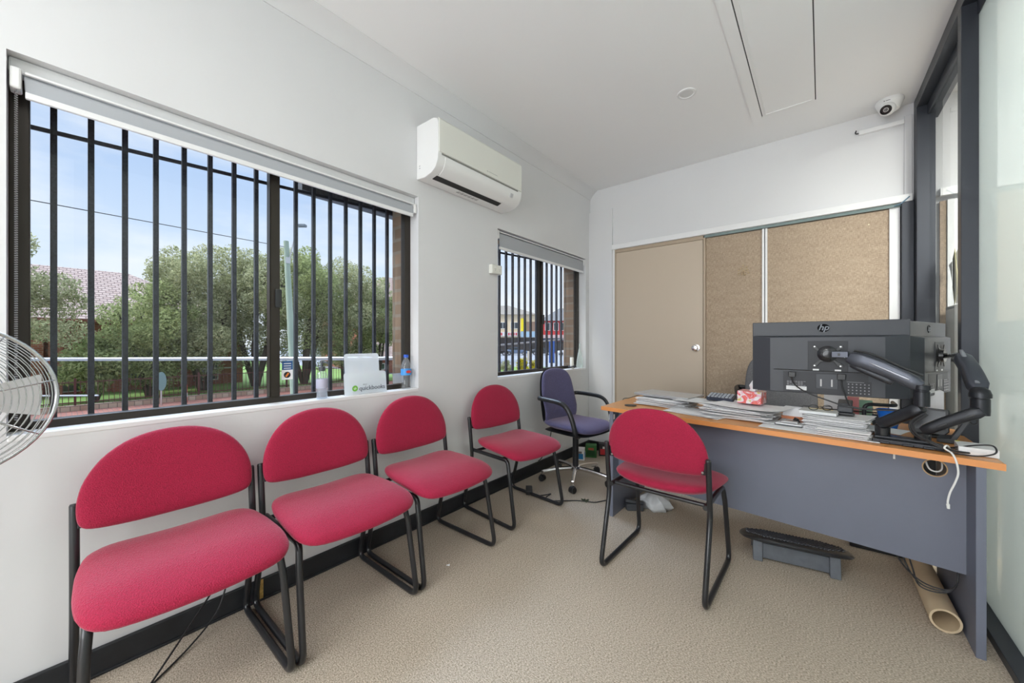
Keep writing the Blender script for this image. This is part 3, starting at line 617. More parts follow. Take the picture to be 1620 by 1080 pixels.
# ------------------------------------------------------------------ swivel chairs
def swivel_chair(name, label, fab, basem, legn=5, a0=0.0, arms=True, H_=0.0):
    t = thing(name, label, 'chair')
    m_ = MB(); m_.lathe([(0.001, 0.085), (0.042, 0.085), (0.045, 0.10), (0.040, 0.125), (0.030, 0.13), (0.001, 0.13)], 28); m_.build('hub', basem, t)
    for k in range(legn):
        a = a0+2*pi*k/legn; dx, dy = cos(a), sin(a); R = 0.285
        m_ = MB(); pts = [(dx*0.025, dy*0.025, 0.108), (dx*0.15, dy*0.15, 0.100), (dx*R, dy*R, 0.078)]
        m_.tube(spline(pts, 6), [0.019]*13, 12, flat=0.75, up=(0, 0, 1)); m_.cyl((dx*R, dy*R, 0.06), (dx*R, dy*R, 0.090), 0.014); lg = m_.build('base_leg', basem, t)
        m_ = MB(); cx, cy = dx*(R+0.006), dy*(R+0.006); ax = Vector((cos(a+0.9), sin(a+0.9), 0))
        for q_ in (-1, 1):
            c_ = Vector((cx, cy, 0.026)); m_.cyl(c_+ax*(q_*0.007), c_+ax*(q_*0.022), 0.0255, n=20)
        m_.cyl((cx, cy, 0.03), (cx, cy, 0.062), 0.010); m_.cyl(Vector((cx, cy, 0.032))-ax*0.012, Vector((cx, cy, 0.032))+ax*0.012, 0.027, n=16); m_.build('caster', BLACKP, lg, bevel=0.002)
    m_ = MB(); m_.cyl((0, 0, 0.12), (0, 0, 0.37), 0.026); m_.cyl((0, 0, 0.37), (0, 0, 0.41), 0.019); m_.box((0, 0, 0.418), (0.16, 0.20, 0.03)); m_.build('gas_column', BLACKP, t, bevel=.002)
    half = [(0.0, -0.22), (0.12, -0.215), (0.195, -0.19), (0.225, -0.12), (0.235, 0.0), (0.237, 0.12), (0.222, 0.20), (0.17, 0.245), (0.09, 0.26), (0, 0.264)]
    ol = half+[(-a, c) for a, c in half[1:-1][::-1]]; ol = [(p.x, p.y) for p in spline([(a, c, 0) for a, c in ol], 3, True)]
    m_ = MB(); m_.cushion(ol, 0.080, lambda u, v, w: (u, v, 0.482+w+0.30*u*u-0.8*max(0, v-0.12)**2+0.12*max(0, -v-0.08)), 9, 3); m_.build('seat', fab, t, ang=70)
    m_ = MB(); m_.cushion([(a*0.97, c*0.97) for a, c in ol], 0.016, lambda u, v, w: (u, v, 0.440+w), 5, 4); m_.build('seat_pan', BLACKP, t, ang=70)
    half = [(0.0, 0.470), (0.14, 0.475), (0.20, 0.51), (0.212, 0.58), (0.216, 0.68), (0.210, 0.78), (0.190, 0.87), (0.150, 0.925), (0.085, 0.95), (0.0, 0.957)]
    ol = half+[(-a, c) for a, c in half[1:-1][::-1]]; ol = [(p.x, p.y) for p in spline([(a, c, 0) for a, c in ol], 3, True)]
    def fb(u, v, w):
        lum = 0.022*math.exp(-((v-0.60)/0.09)**2); seam = -0.008*(math.exp(-((v-0.585)/0.008)**2)+math.exp(-((v-0.645)/0.008)**2)) if w > 0.01 else 0
        return (u, -0.195-0.12*(v-0.5)+0.9*(u*u)*0.7+w+lum+seam, v)
    m_ = MB(); m_.cushion(ol, 0.055, fb, 9, 4); bk = m_.build('backrest', fab, t, ang=70)
    m_ = MB(); m_.cushion([(a*0.985, 0.7+(c-0.7)*0.985) for a, c in ol], 0.020, lambda u, v, w: (u, -0.222-0.12*(v-0.5)+0.63*u*u+w, v), 5, 4); m_.build('back_shell', BLACKP, t, ang=70)
    for s_ in (-1, 1):
        P = spline([(s_*0.205, -0.20, 0.71), (s_*0.262, -0.185, 0.715), (s_*0.275, -0.05, 0.712), (s_*0.276, 0.07, 0.700), (s_*0.272, 0.135, 0.655), (s_*0.262, 0.175, 0.56), (s_*0.245, 0.19, 0.465), (s_*0.18, 0.17, 0.432)], 7)
        rad = [0.0195]*len(P); m_ = MB(); m_.tube(P, rad, 12, flat=0.72, up=(1, 0, 0)); m_.build('armrest', BLACKP, t)
    return t
sw = swivel_chair('swivel_chair', 'purple swivel office chair with black arms and chrome star base', PURPLE, CHROME, a0=radians(33))
sw.location = (-1.645, 2.865, 0); sw.rotation_euler = (0, 0, radians(-98))
sw2 = swivel_chair('swivel_chair', 'black armed office chair behind the desk, mostly hidden by the monitors', GREYFAB, BLACKP)
sw2.scale = (1.1, 1.0, 1.15); sw2.location = (-0.22, 3.49, 0); sw2.rotation_euler = (0, 0, radians(192))

# ------------------------------------------------------------------ desk
t = desk = thing('office_desk', 'long desk with beech top and slate grey panels', 'desk', (0, 0, 0))
TOP = [(-1.186, 2.417), (0.522, 2.215), (0.524, 2.93), (0.30, 2.975), (-0.35, 3.06), (-0.95, 3.14), (-1.15, 3.15), (-1.186, 3.12)]
b = MB(); b.prism(TOP, 0.7245, 0.75); tp = b.build('desk_top', BEECH, t, smooth=False, bevel=0.002)
def along(p, q_, off, z0, z1, th, name, m, e0=0.0, e1=0.0, bev=0.001):
    p = Vector((*p, 0)); q_ = Vector((*q_, 0)); d_ = (q_-p).normalized(); n_ = Vector((-d_.y, d_.x, 0)); p = p+d_*e0; q_ = q_-d_*e1
    vs = []
    for z in (z0, z1): vs += [p+n_*off+Vector((0, 0, z)), q_+n_*off+Vector((0, 0, z)), q_+n_*(off+th)+Vector((0, 0, z)), p+n_*(off+th)+Vector((0, 0, z))]
    m_ = MB(); m_.add(vs, [(0, 3, 2, 1), (4, 5, 6, 7), (0, 1, 5, 4), (1, 2, 6, 5), (2, 3, 7, 6), (3, 0, 4, 7)]); return m_.build(name, m, t, smooth=False, bevel=bev)
along(TOP[0], TOP[1], -0.0015, 0.7245, 0.75, 0.0015, 'edge_band', BEECHE, bev=0)
b = MB(); b.bb(-1.128, -1.103, 2.425, 3.02, 0, 0.7245); b.build('side_panel', DESKG, t, smooth=False, bevel=0.001)
b = MB(); b.bb(0.452, 0.478, 2.222, 2.85, 0, 0.7245); b.build('side_panel', DESKG, t, smooth=False, bevel=0.001)
# modesty panel with a round cable port near its right end
p0 = Vector((-1.103, 2.518, 0)); p1 = Vector((0.452, 2.345, 0)); dd = (p1-p0); Lp = dd.length; dd.normalize(); nn = Vector((-dd.y, dd.x, 0))
def ring_panel():
    z0, z1 = 0.255, 0.7245; cx, cz, r = Lp-0.085, 0.668, 0.034; N = 32; m_ = MB(); vs = []
    sq = []
    x0s, x1s = cx-0.055, cx+0.055; z0s, z1s = cz-0.055, z1
    for k in range(N):
        a = 2*pi*k/N; c_, s_ = cos(a), sin(a); f = min(abs((x1s-cx)/c_) if abs(c_) > 1e-6 else 9, abs(((z1s if s_ > 0 else z0s)-cz)/s_) if abs(s_) > 1e-6 else 9)
        sq.append((cx+c_*f, cz+s_*f))
    ci = [(cx+r*cos(2*pi*k/N), cz+r*sin(2*pi*k/N)) for k in range(N)]
    for off in (0, 0.018):
        for a, z in sq+ci:
            v = p0+dd*a+nn*off; vs.append((v.x, v.y, z))
    fs = []
    for k in range(N):
        j = (k+1) % N; fs += [(k, j, N+j, N+k), (2*N+k, 3*N+k, 3*N+j, 2*N+j), (N+k, N+j, 3*N+j, 3*N+k)]
    m_.add(vs, fs)
    def slab(a, c, z_, zz):
        v = []
        for z in (z_, zz): v += [p0+dd*a+Vector((0, 0, z)), p0+dd*c+Vector((0, 0, z)), p0+dd*c+nn*0.018+Vector((0, 0, z)), p0+dd*a+nn*0.018+Vector((0, 0, z))]
        m_.add(v, [(0, 3, 2, 1), (4, 5, 6, 7), (0, 1, 5, 4), (1, 2, 6, 5), (2, 3, 7, 6), (3, 0, 4, 7)])
    slab(0, x0s, z0, z1); slab(x1s, Lp, z0, z1); slab(x0s, x1s, z0, z0s)
    return m_.build('modesty_panel', DESKG, t, smooth=False)
ring_panel()
vp = p0+dd*(Lp-0.085)
b = MB(); Rm = Matrix.Rotation(atan2(dd.y, dd.x), 3, 'Z') @ Matrix.Rotation(radians(90), 3, 'X')
b.lathe([(0.033, -0.001), (0.037, -0.001), (0.037, 0.002), (0.033, 0.002), (0.033, -0.001)], 32, (vp.x, vp.y, 0.668), Rm, cap=False); b.build('port_ring', mat('raw_chipboard', srgb(190, 160, 120), .9), t)
b = MB(); b.lathe([(0.0005, -0.002), (0.040, -0.002), (0.040, 0.003), (0.034, 0.004), (0.0005, 0.004)], 32, (-1.035, 2.565, 0.752)); b.build('cable_cap', BLACKP, t)['label'] = 'round black cable cap'
b = MB(); b.bb(-1.1305, -1.128, 2.425, 2.45, 0.66, 0.70); b.bb(-1.103, -1.1005, 2.435, 2.455, 0.665, 0.700); b.build('bracket_cover', PLASTIC, t, smooth=False, bevel=.002)
b = MB()
for z in (0.675, 0.62, 0.60, 0.585): b.box((0.4795, 2.24, z), (0.002, 0.006, 0.008 if z > 0.65 else 0.004))
b.build('fixing', PLASTIC, t, smooth=False)
b = MB(); q_ = p0+dd*(Lp-0.205)-nn*0.0; b.box((q_.x, q_.y-0.0015, 0.702), (0.0065, 0.003, 0.045)); b.build('cord_clip', PLASTIC, t, smooth=False)

# ------------------------------------------------------------------ monitors
def monitor(name, label):
    # local: back faces -Y, width along X, origin at bottom centre of panel
    t = thing(name, label, 'monitor'); w, h = 0.614, 0.372; hw = w/2
    m_ = MB(); m_.bb(-hw, hw, -0.006, 0.014, 0, h); m_.build('bezel', MONM, t, smooth=False, bevel=0.003)
    m_ = MB(); m_.bb(-hw+0.012, hw-.012, 0.0141, 0.0148, 0.02, h-.012); m_.build('screen', BLACKG, t, smooth=False)
    # rear shell: thin upper band, sloped ledge, deeper lower body with canted flanks
    m_ = MB(); a, zb, zt = 0.020, 0.292, 0.300
    V = [(-hw+.001, -0.006, 0.001), (hw-.001, -0.006, 0.001), (hw-.001, -0.006, zt), (-hw+.001, -0.006, zt),
         (-hw+0.085, -0.040, 0.001), (hw-0.085, -0.040, 0.001), (hw-0.085, -0.040, zb), (-hw+0.085, -0.040, zb)]
    m_.add(V, [(0, 1, 2, 3), (4, 7, 6, 5), (0, 4, 5, 1), (1, 5, 6, 2), (2, 6, 7, 3), (3, 7, 4, 0)]); m_.build('rear_shell', MONM, t, bevel=0.004, seg=3, ang=20)
    m_ = MB(); m_.bb(-0.165, 0.165, -0.0405, -0.036, 0.004, 0.112); m_.build('port_recess', MOND, t, smooth=False)
    m_ = MB(); m_.tube([(-0.28, -0.0125, 0.001), (-0.28, -0.0125, 0.075), (-0.225, -0.0345, 0.119), (-0.19, -0.042, 0.121), (0.165, -0.042, 0.116)], 0.0022, 6); m_.build('shell_seam', BLACKP, t)
    m_ = MB(); m_.bb(-0.062, 0.092, -0.0415, -0.039, 0.118, 0.270); rc = m_.build('mount_recess', MOND, t, smooth=False, bevel=0.001)
    m_ = MB()
    for x in (-0.03, 0.055): m_.bb(x-0.012, x+0.012, -0.0422, -0.0415, 0.121, 0.129)
    m_.build('spec_sticker', PAPER2, t, smooth=False)
    m_ = MB(); m_.bb(-0.03, 0.055, -0.043, -0.0405, 0.030, 0.105); m_.build('cover_plate', MONM, t, smooth=False, bevel=0.001)
    m_ = MB()
    for x in (-0.010, 0.032): m_.bb(x-0.003, x+0.003, -0.0437, -0.043, 0.042, 0.078)
    m_.build('cover_slot', mat('slot_silver', (0.5, 0.5, 0.5, 1), .4), t, smooth=False)
    def plate(x0, x1, z0, z1, c, nm):
        m_ = MB(); m_.bb(x0, x1, -0.0415, -0.0405, z0, z1); return m_.build(nm, c, t, smooth=False)
    plate(-0.152, -0.067, 0.036, 0.066, mat('label_black', srgb(34, 36, 42), .5), 'rating_label'); plate(-0.152, -0.067, 0.016, 0.036, PAPER2, 'barcode_label')
    m_ = MB()
    for r_ in range(5): 
        for c_ in range(7):
            if random.random() < .8: m_.bb(-0.149+0.0115*c_, -0.140+0.0115*c_, -0.0420, -0.0415, 0.060-0.005*r_, 0.0622-0.005*r_)
    for r_ in range(2): m_.bb(-0.147, -0.072-0.02*r_, -0.0421, -0.0418, 0.030-0.006*r_, 0.0305-0.006*r_)
    m_.build('label_print', mat('label_print', (0.28, 0.28, 0.3, 1), .6), t, smooth=False)
    plate(0.083, 0.176, 0.008, 0.075, MC['label_black'], 'approvals_label')
    m_ = MB()
    for r_ in range(4):
        for c_ in range(6): m_.lathe([(0.0003, 0), (0.0033, 0), (0.0033, 0.0006), (0.0003, 0.0006)], 6 if (r_+c_) % 2 else 4, (0.094+0.0145*c_, -0.0415, 0.017+0.0145*r_), Mx)
    m_.bb(0.087, 0.15, -0.0421, -0.0415, 0.0695, 0.0715); m_.build('approval_marks', MC['label_print'], t, smooth=False)
    # logo
    m_ = MB(); m_.lathe([(0.0004, 0), (0.022, 0), (0.022, 0.0015), (0.0004, 0.0018)], 32, (0, -0.0062, 0.337), Matrix.Diagonal((1.12, 1, 0.92)).to_3x3() @ Mx); m_.build('logo_disc', mat('logo_black', (0.004, 0.004, 0.005, 1), .8, spec=0.1), t)
    text('logo_letters', 'hp', 0.042, mat('logo_letter', srgb(112, 118, 128), .4), (0.0, -0.0082, 0.3385), (radians(90), 0, 0), t, shear=0.3, bold=0.0008)
    return t
mon = monitor('monitor', 'black wide monitor seen square from behind, above the middle of the desk'); mon.location = (0.007, 2.50, 0.932)
mon2 = dup(mon); mon2['label'] = 'black wide monitor turned almost edge-on at the right end of the desk'
mon2.location = (0.423, 2.885, 0.928); mon2.rotation_euler = (0, 0, radians(69.5))

# plugs and leads on monitor 1
def cable(name, label, pts, r, m, cat='cable', n=8, group=None, parent=None, flat=None):
    m_ = MB(); m_.tube(spline(pts, n), r, 8); o = m_.build(name, m, parent)
    if label: tag(o, label, cat, group)
    return o
DARKC = mat('cable_black', (0.02, 0.02, 0.022, 1), .5); WHITEC = mat('cable_white', (0.8, 0.8, 0.78, 1), .4)
o = cable('power_cable', 'black power lead looping down from the left port of the front monitor', [(-0.12, 2.452, 1.035), (-0.12, 2.445, 1.005), (-0.105, 2.43, 0.975), (-0.06, 2.40, 0.945), (0.02, 2.385, 0.915), (0.09, 2.375, 0.895), (0.2, 2.37, 0.890), (0.30, 2.37, 0.902)], 0.0035, DARKC)
m_ = MB(); m_.box((-0.12, 2.449, 1.028), (0.03, 0.014, 0.028)); m_.build('plug', BLACKP, o, bevel=0.003)
o = cable('display_cable', 'black display lead dropping from the middle port of the front monitor', [(0.075, 2.449, 1.02), (0.076, 2.443, 0.985), (0.085, 2.43, 0.95), (0.10, 2.43, 0.90), (0.12, 2.44, 0.88), (0.19, 2.43, 0.882), (0.31, 2.42, 0.895)], 0.0035, DARKC)
m_ = MB(); m_.box((0.075, 2.449, 1.026), (0.032, 0.014, 0.030)); m_.build('plug', BLACKP, o, bevel=0.003)

# ------------------------------------------------------------------ dual monitor arm
t = thing('dual_monitor_arm', 'dark grey twin monitor arm clamped to the front edge of the desk', 'monitor arm', (0.275, 2.36, 0.75))
O = Vector((0.275, 2.36, 0.75))
def L_(p): return Vector(p)-O
def armlink(mb, p, q_, w0, w1, h0, h1, n=10, bow=0.0):
    # tapered bar with rounded section from p to q
    p = L_(p); q_ = L_(q_); d_ = (q_-p).normalized(); s_ = d_.cross(Vector((0, 0, 1))).normalized(); u_ = s_.cross(d_).normalized(); vs = []; M_ = 16
    for i in range(n+1):
        f = i/n; c_ = p.lerp(q_, f)+u_*(bow*sin(pi*f)); w = w0+(w1-w0)*f; h = h0+(h1-h0)*f
        k_ = 1.0 if 0 < i < n else 0.75
        for k in range(M_):
            a = 2*pi*k/M_; ca, sa = cos(a), sin(a); sx = math.copysign(abs(ca)**0.45, ca); sy = math.copysign(abs(sa)**0.45, sa)
            vs.append(c_+s_*(sx*w/2*k_)+u_*(sy*h/2*k_))
    fs = [(i*M_+k, i*M_+(k+1) % M_, (i+1)*M_+(k+1) % M_, (i+1)*M_+k) for i in range(n) for k in range(M_)]+[tuple(range(M_))[::-1], tuple(range(n*M_, (n+1)*M_))]
    mb.add(vs, fs)
b = MB(); Rz = Matrix.Rotation(radians(-7), 3, 'Z')
b.box(L_((0.285, 2.355, 0.760)), (0.215, 0.085, 0.018), M=Rz); b.box(L_((0.270, 2.365, 0.774)), (0.17, 0.055, 0.012), M=Rz)
for x in (-0.07, 0.0, 0.06): b.box(L_((0.285+x, 2.318-x*.12, 0.756)), (0.035, 0.02, 0.010), M=Rz)
b.build('base_plate', ARMD, t, bevel=0.004)
b = MB(); b.lathe([(0.001, 0), (0.026, 0), (0.026, 0.05), (0.022, 0.054), (0.001, 0.054)], 24, L_((0.212, 2.375, 0.772))); b.build('base_pivot', BLACKG, t)
b = MB(); b.lathe([(0.001, 0), (0.026, 0), (0.026, 0.034), (0.001, 0.036)], 24, L_((0.335, 2.372, 0.772))); b.build('base_pivot', BLACKG, t)
# left linkage
b = MB(); armlink(b, (0.205, 2.37, 0.825), (0.322, 2.30, 0.925), 0.055, 0.055, 0.05, 0.048); b.build('lower_arm', ARMD, t)
b = MB(); b.lathe([(0.001, 0), (0.025, 0), (0.025, 0.060), (0.023, 0.062), (0.023, 0.068), (0.027, 0.070), (0.027, 0.088), (0.001, 0.092)], 24, L_((0.322, 2.30, 0.930))); b.build('elbow_joint', ARMD, t)
b = MB(); armlink(b, (0.322, 2.30, 1.012), (0.098, 2.345, 1.128), 0.052, 0.048, 0.058, 0.066, bow=0.010); ua = b.build('upper_arm', ARMM, t)
b = MB(); armlink(b, (0.285, 2.282, 1.040), (0.165, 2.310, 1.105), 0.020, 0.012, 0.010, 0.008); b.build('arm_spine', mat('spine_silver', srgb(140, 142, 150), .3, metal=.6), ua)
b = MB(); armlink(b, (0.24, 2.325, 1.020), (0.105, 2.352, 1.092), 0.026, 0.026, 0.030, 0.024); b.build('arm_underside', ARMD, ua)
b = MB(); b.tube(spline([L_(p_) for p_ in ((0.115, 2.335, 1.158), (0.18, 2.32, 1.140), (0.26, 2.305, 1.092), (0.325, 2.292, 1.058))], 6), 0.005, 8); b.build('arm_cable_cover', BLACKP, ua)
b = MB(); b.box(L_((0.068, 2.375, 1.138)), (0.062, 0.030, 0.030), M=Matrix.Rotation(radians(-10), 3, 'Z')); b.build('tilt_bracket', ARMM, t, bevel=0.003)
b = MB(); b.box(L_((0.062, 2.358, 1.138)), (0.008, 0.004, 0.012)); b.build('bracket_slot', BLACKP, t, smooth=False)
b = MB()
for x, z in ((0.092, 1.147), (0.084, 1.128)): b.lathe([(0.0004, 0), (0.0045, 0), (0.0045, 0.003), (0.0004, 0.003)], 12, L_((x, 2.361, z)), Mx)
b.build('bolt', CHROME, t)
b = MB(); b.lathe([(0.001, 0), (0.040, 0), (0.040, 0.008), (0.030, 0.014), (0.020, 0.016), (0.018, 0.045), (0.001, 0.047)], 28, L_((0.022, 2.452, 1.138)), Mx); b.build('swivel_disc', BLACKG, t)
def vesa(c, rz, nm):
    m_ = MB(); X = [(1, 1), (0.75, 1.0), (0.42, 0.42), (-0.42, 0.42), (-0.75, 1.0), (-1, 1), (-1, 0.75), (-0.5, 0.35), (-0.5, -0.35), (-1, -0.75), (-1, -1), (-0.75, -1), (-0.42, -0.5), (0.42, -0.5), (0.75, -1), (1, -1), (1, -0.75), (0.5, -0.35), (0.5, 0.35), (1, 0.75)]
    M_ = Matrix.Rotation(rz, 3, 'Z') @ Mx; m_.prism([(a*0.060, c_*0.056) for a, c_ in X], 0, 0.004, M=M_, off=L_(c)); return m_.build(nm, BLACKP, t, bevel=0.001)
vesa((0.022, 2.4555, 1.126), 0, 'mounting_plate')
b = MB()
for a in (-1, 1):
    for c_ in (-1, 1): b.lathe([(0.0004, 0), (0.004, 0), (0.0035, 0.003), (0.0004, 0.0035)], 10, L_((0.022+a*0.050, 2.4515, 1.126+c_*0.048)), Mx)
b.build('plate_screw', STEEL, t)
# right linkage
b = MB(); armlink(b, (0.335, 2.372, 0.815), (0.492, 2.330, 0.925), 0.050, 0.050, 0.044, 0.046, 10, 0.004); b.build('lower_arm', ARMD, t)
b = MB()
for p_, q2 in (((0.372, 2.334, 0.845), (0.395, 2.328, 0.861)), ((0.445, 2.316, 0.895), (0.468, 2.310, 0.911))): armlink(b, p_, q2, 0.003, 0.003, 0.007, 0.007, 2)
b.build('arm_slot', BLACKP, t, smooth=False)
b = MB(); b.lathe([(0.001, -0.02), (0.026, -0.018), (0.027, 0.0), (0.027, 0.045), (0.025, 0.047), (0.025, 0.050), (0.031, 0.052), (0.031, 0.065), (0.026, 0.082), (0.014, 0.092), (0.001, 0.094)], 28, L_((0.488, 2.345, 0.925))); b.build('elbow_joint', ARMD, t)
b = MB(); armlink(b, (0.490, 2.365, 1.005), (0.470, 2.520, 1.135), 0.062, 0.050, 0.046, 0.050, 10, 0.012); ua = b.build('upper_arm', ARMM, t)
b = MB(); armlink(b, (0.484, 2.36, 1.03), (0.468, 2.51, 1.162), 0.018, 0.016, 0.012, 0.010); b.build('arm_spine', MC['spine_silver'], ua)
b = MB(); p_ = Vector((0.452, 2.64, 1.13)); n2 = Vector((sin(radians(69.5)), -cos(radians(69.5)), 0)); mc2 = Vector((0.423, 2.885, 1.128))+n2*0.045
b.tube(spline([L_((0.470, 2.52, 1.135)), L_((0.478, 2.62, 1.137)), L_((0.488, 2.74, 1.13)), L_(mc2+n2*0.03), L_(mc2+n2*0.006)], 6), 0.013, 12); b.build('tilt_bracket', BLACKG, t)
b = MB(); b.cyl(L_(mc2+n2*0.003), L_(mc2+n2*0.018), 0.036, 0.032, 24); b.build('swivel_disc', BLACKG, t)
vesa(mc2+n2*0.0035, radians(69.5), 'mounting_plate')
# cables beside the arm
for k, (dx, dz) in enumerate(((0, 0), (0.006, 0.004), (0.012, -0.003))):
    cable('arm_cable', 'black cable strapped under the monitor arm and trailing along the desk edge', [(0.322+dx, 2.262, 0.905+dz), (0.285+dx, 2.272, 0.86+dz), (0.295+dx, 2.275, 0.815+dz), (0.34+dx, 2.285, 0.786+dz), (0.39+dx, 2.275, 0.766+dz*.5), (0.44+dx, 2.30, 0.759), (0.46+dx, 2.34, 0.757)], 0.0035, DARKC, group='black cables trailing from the monitor arm')
cable('looped_cable', 'black cable looping out beside the white box at the desk corner', [(0.36, 2.30, 0.756), (0.40, 2.275, 0.756), (0.46, 2.262, 0.757), (0.50, 2.262, 0.770), (0.512, 2.268, 0.785), (0.505, 2.285, 0.80), (0.47, 2.29, 0.795), (0.43, 2.32, 0.775), (0.40, 2.36, 0.757)], 0.0028, DARKC)
cable('looped_cable', 'thin black cable tangled behind the hanging white cord', [(0.37, 2.33, 0.755), (0.42, 2.31, 0.757), (0.44, 2.35, 0.757), (0.40, 2.38, 0.757), (0.38, 2.35, 0.761), (0.43, 2.33, 0.763), (0.46, 2.37, 0.757)], 0.0022, DARKC)
cable('charger_cable', 'white cord with a small end plug hanging over the desk front', [(0.42, 2.37, 0.756), (0.405, 2.33, 0.762), (0.395, 2.285, 0.775), (0.385, 2.262, 0.785), (0.378, 2.256, 0.775), (0.386, 2.25, 0.768), (0.395, 2.234, 0.76), (0.403, 2.222, 0.735), (0.408, 2.222, 0.69), (0.400, 2.224, 0.65), (0.388, 2.226, 0.61), (0.382, 2.226, 0.575), (0.3825, 2.226, 0.562)], 0.0032, WHITEC)
o = bpy.data.objects['charger_cable']; m_ = MB(); m_.cyl((0.3825, 2.226, 0.562), (0.3835, 2.226, 0.545), 0.0055, 0.0045, 10); m_.build('end_plug', WHITEC, o)
cable('white_cable', 'white cable looped inside the round port of the desk front', [(0.345, 2.385, 0.69), (0.350, 2.36, 0.665), (0.362, 2.352, 0.655), (0.378, 2.352, 0.656), (0.388, 2.358, 0.668), (0.392, 2.38, 0.69)], 0.003, WHITEC)

# ------------------------------------------------------------------ things on the desk
def sheet_mesh(mb, w, d, z, rz=0, ox=0, oy=0, th=0.0012, curl=0.0, n=6, seed=0):
    rnd = random.Random(seed); ph = rnd.random()*6; vs = []
    for zz in (0, th):
        for i in range(n+1):
            for j in range(n+1):
                u, v = i/n-0.5, j/n-0.5; c_ = curl*(abs(u*2)**3*(0.5+0.5*sin(ph))+abs(v*2)**3*(0.5+0.5*cos(ph*1.7)))+curl*0.25*(1+sin(5*u+ph)*cos(4*v))
                x, y = u*w, v*d; vs.append((ox+x*cos(rz)-y*sin(rz), oy+x*sin(rz)+y*cos(rz), z+zz+c_))
    N = (n+1)**2; fs = []
    for i in range(n):
        for j in range(n):
            a = i*(n+1)+j; fs += [(a, a+1, a+n+2, a+n+1), (N+a, N+a+n+1, N+a+n+2, N+a+1)]
    for j in range(n):
        a = j; c_ = n*(n+1)+j; fs += [(a, N+a, N+a+1, a+1), (c_, c_+1, N+c_+1, N+c_)]
        a = j*(n+1); c_ = a+n; fs += [(a, a+n+1, N+a+n+1, N+a), (c_, N+c_, N+c_+n+1, c_+n+1)]
    mb.add(vs, fs)
def paper_stack(label, x, y, z, w, d, count, pitch, rz, jit, curl, seed, group=None, name='paper_stack', m=None):
    rnd = random.Random(seed); mb = MB()
    for k in range(count): sheet_mesh(mb, w*(1-0.08*rnd.random()), d*(1-0.08*rnd.random()), k*pitch, rz+(rnd.random()-.5)*0.28*jit/0.02, (rnd.random()-.5)*jit, (rnd.random()-.5)*jit, pitch*0.55, curl*(0.3+0.7*k/count), seed=seed*31+k)
    o = mb.build(name, m or PAPER, ang=60); o.location = (x, y, z); return tag(o, label, 'papers', group)
Z0 = 0.7515
paper_stack('loose stack of white papers under the closed laptop', -0.85, 2.76, Z0, 0.36, 0.25, 11, 0.0042, radians(-12), 0.03, 0.004, 3)
paper_stack('thin fan of papers at the desk edge between the laptop and the big folder', -0.60, 2.56, Z0, 0.34, 0.2, 4, 0.0022, radians(-14), 0.03, 0.002, 31)
# laptop
t = thing('laptop', 'closed silver laptop lying on a pile of papers', 'laptop', (-0.86, 2.83, 0.806), radians(-10))
b = MB(); b.bb(-0.20, 0.20, -0.13, 0.13, 0, 0.010); b.build('laptop_base', SILVER, t, bevel=0.004)
b = MB(); b.bb(-0.20, 0.20, -0.13, 0.13, 0.0105, 0.0175); b.build('laptop_lid', mat('lid_silver', (0.62, 0.63, 0.65, 1), .35, metal=.5), t, bevel=0.003)
b = MB(); b.lathe([(0.0004, 0), (0.012, 0), (0.012, 0.0003), (0.0004, 0.0003)], 24, (0, 0, 0.0175)); b.build('lid_mark', SILVER, t)
t = thing('pen_case', 'small black case with strap beside the laptop on the desk corner', 'case', (-1.06, 3.02, Z0), radians(-20))
b = MB(); b.cyl((-0.05, 0, 0.018), (0.05, 0, 0.018), 0.018, n=16); b.build('body', BLACKP, t, bevel=0.004)
b = MB(); b.tube(spline([(0.05, 0, 0.02), (0.03, -0.04, 0.012), (0.0, -0.09, 0.004), (0.01, -0.10, 0.004)]), 0.003, 6); b.build('strap', BLACKP, t)
cable('charging_lead', 'thin black cord running over the left end of the desk', [(-1.00, 2.96, 0.775), (-1.06, 2.97, 0.785), (-1.12, 2.93, 0.775), (-1.165, 2.86, 0.758), (-1.195, 2.82, 0.752), (-1.20, 2.81, 0.70), (-1.20, 2.82, 0.5)], 0.0025, DARKC)
# big folder of papers in the middle left
paper_stack('thick untidy pile of papers under the tissue box', -0.375, 2.60, Z0, 0.355, 0.27, 14, 0.0042, radians(-9), 0.035, 0.006, 5)
b = MB(); sheet_mesh(b, 0.36, 0.26, 0, radians(-20), curl=0.012, seed=9); o = b.build('paper_sheet', PAPER, ang=60); o.location = (-0.33, 2.58, 0.813); tag(o, 'curling white sheet on top of the pile in front of the tissue box', 'paper')
b = MB(); sheet_mesh(b, 0.30, 0.21, 0, radians(-6), curl=0.003, seed=12); o = b.build('paper_sheet', PAPER2, ang=60); o.location = (-0.60, 2.68, 0.812); tag(o, 'printed sheet under the dark calculator', 'paper')
b = MB(); sheet_mesh(b, 0.46, 0.18, 0, radians(-7), th=0.002, curl=0.0, seed=15); o = b.build('paper_sheet', PAPER, ang=60); o.location = (-0.02, 2.42, Z0+.0006); tag(o, 'long flat white sheet along the desk edge below the clipboard', 'paper')
t = thing('calculator', 'dark calculator with pale keys on the papers left of the tissue box', 'calculator', (-0.50, 2.74, 0.826), radians(-5))
Mt = Matrix.Rotation(radians(12), 3, 'X')
b = MB(); b.box((0, 0, 0.014), (0.155, 0.10, 0.022), M=Mt); b.build('casing', mat('navy_case', srgb(48, 54, 70), .4), t, bevel=0.004)
for i in range(7):
    for j in range(4): b = MB(); b.box(Mt @ Vector((-0.064+0.0205*i, -0.035+0.021*j, 0.013))+Vector((0, 0, 0.014)), (0.015, 0.014, 0.006), M=Mt); b.build('key', mat('pale_key', srgb(170, 176, 186), .4), t, bevel=0.001)
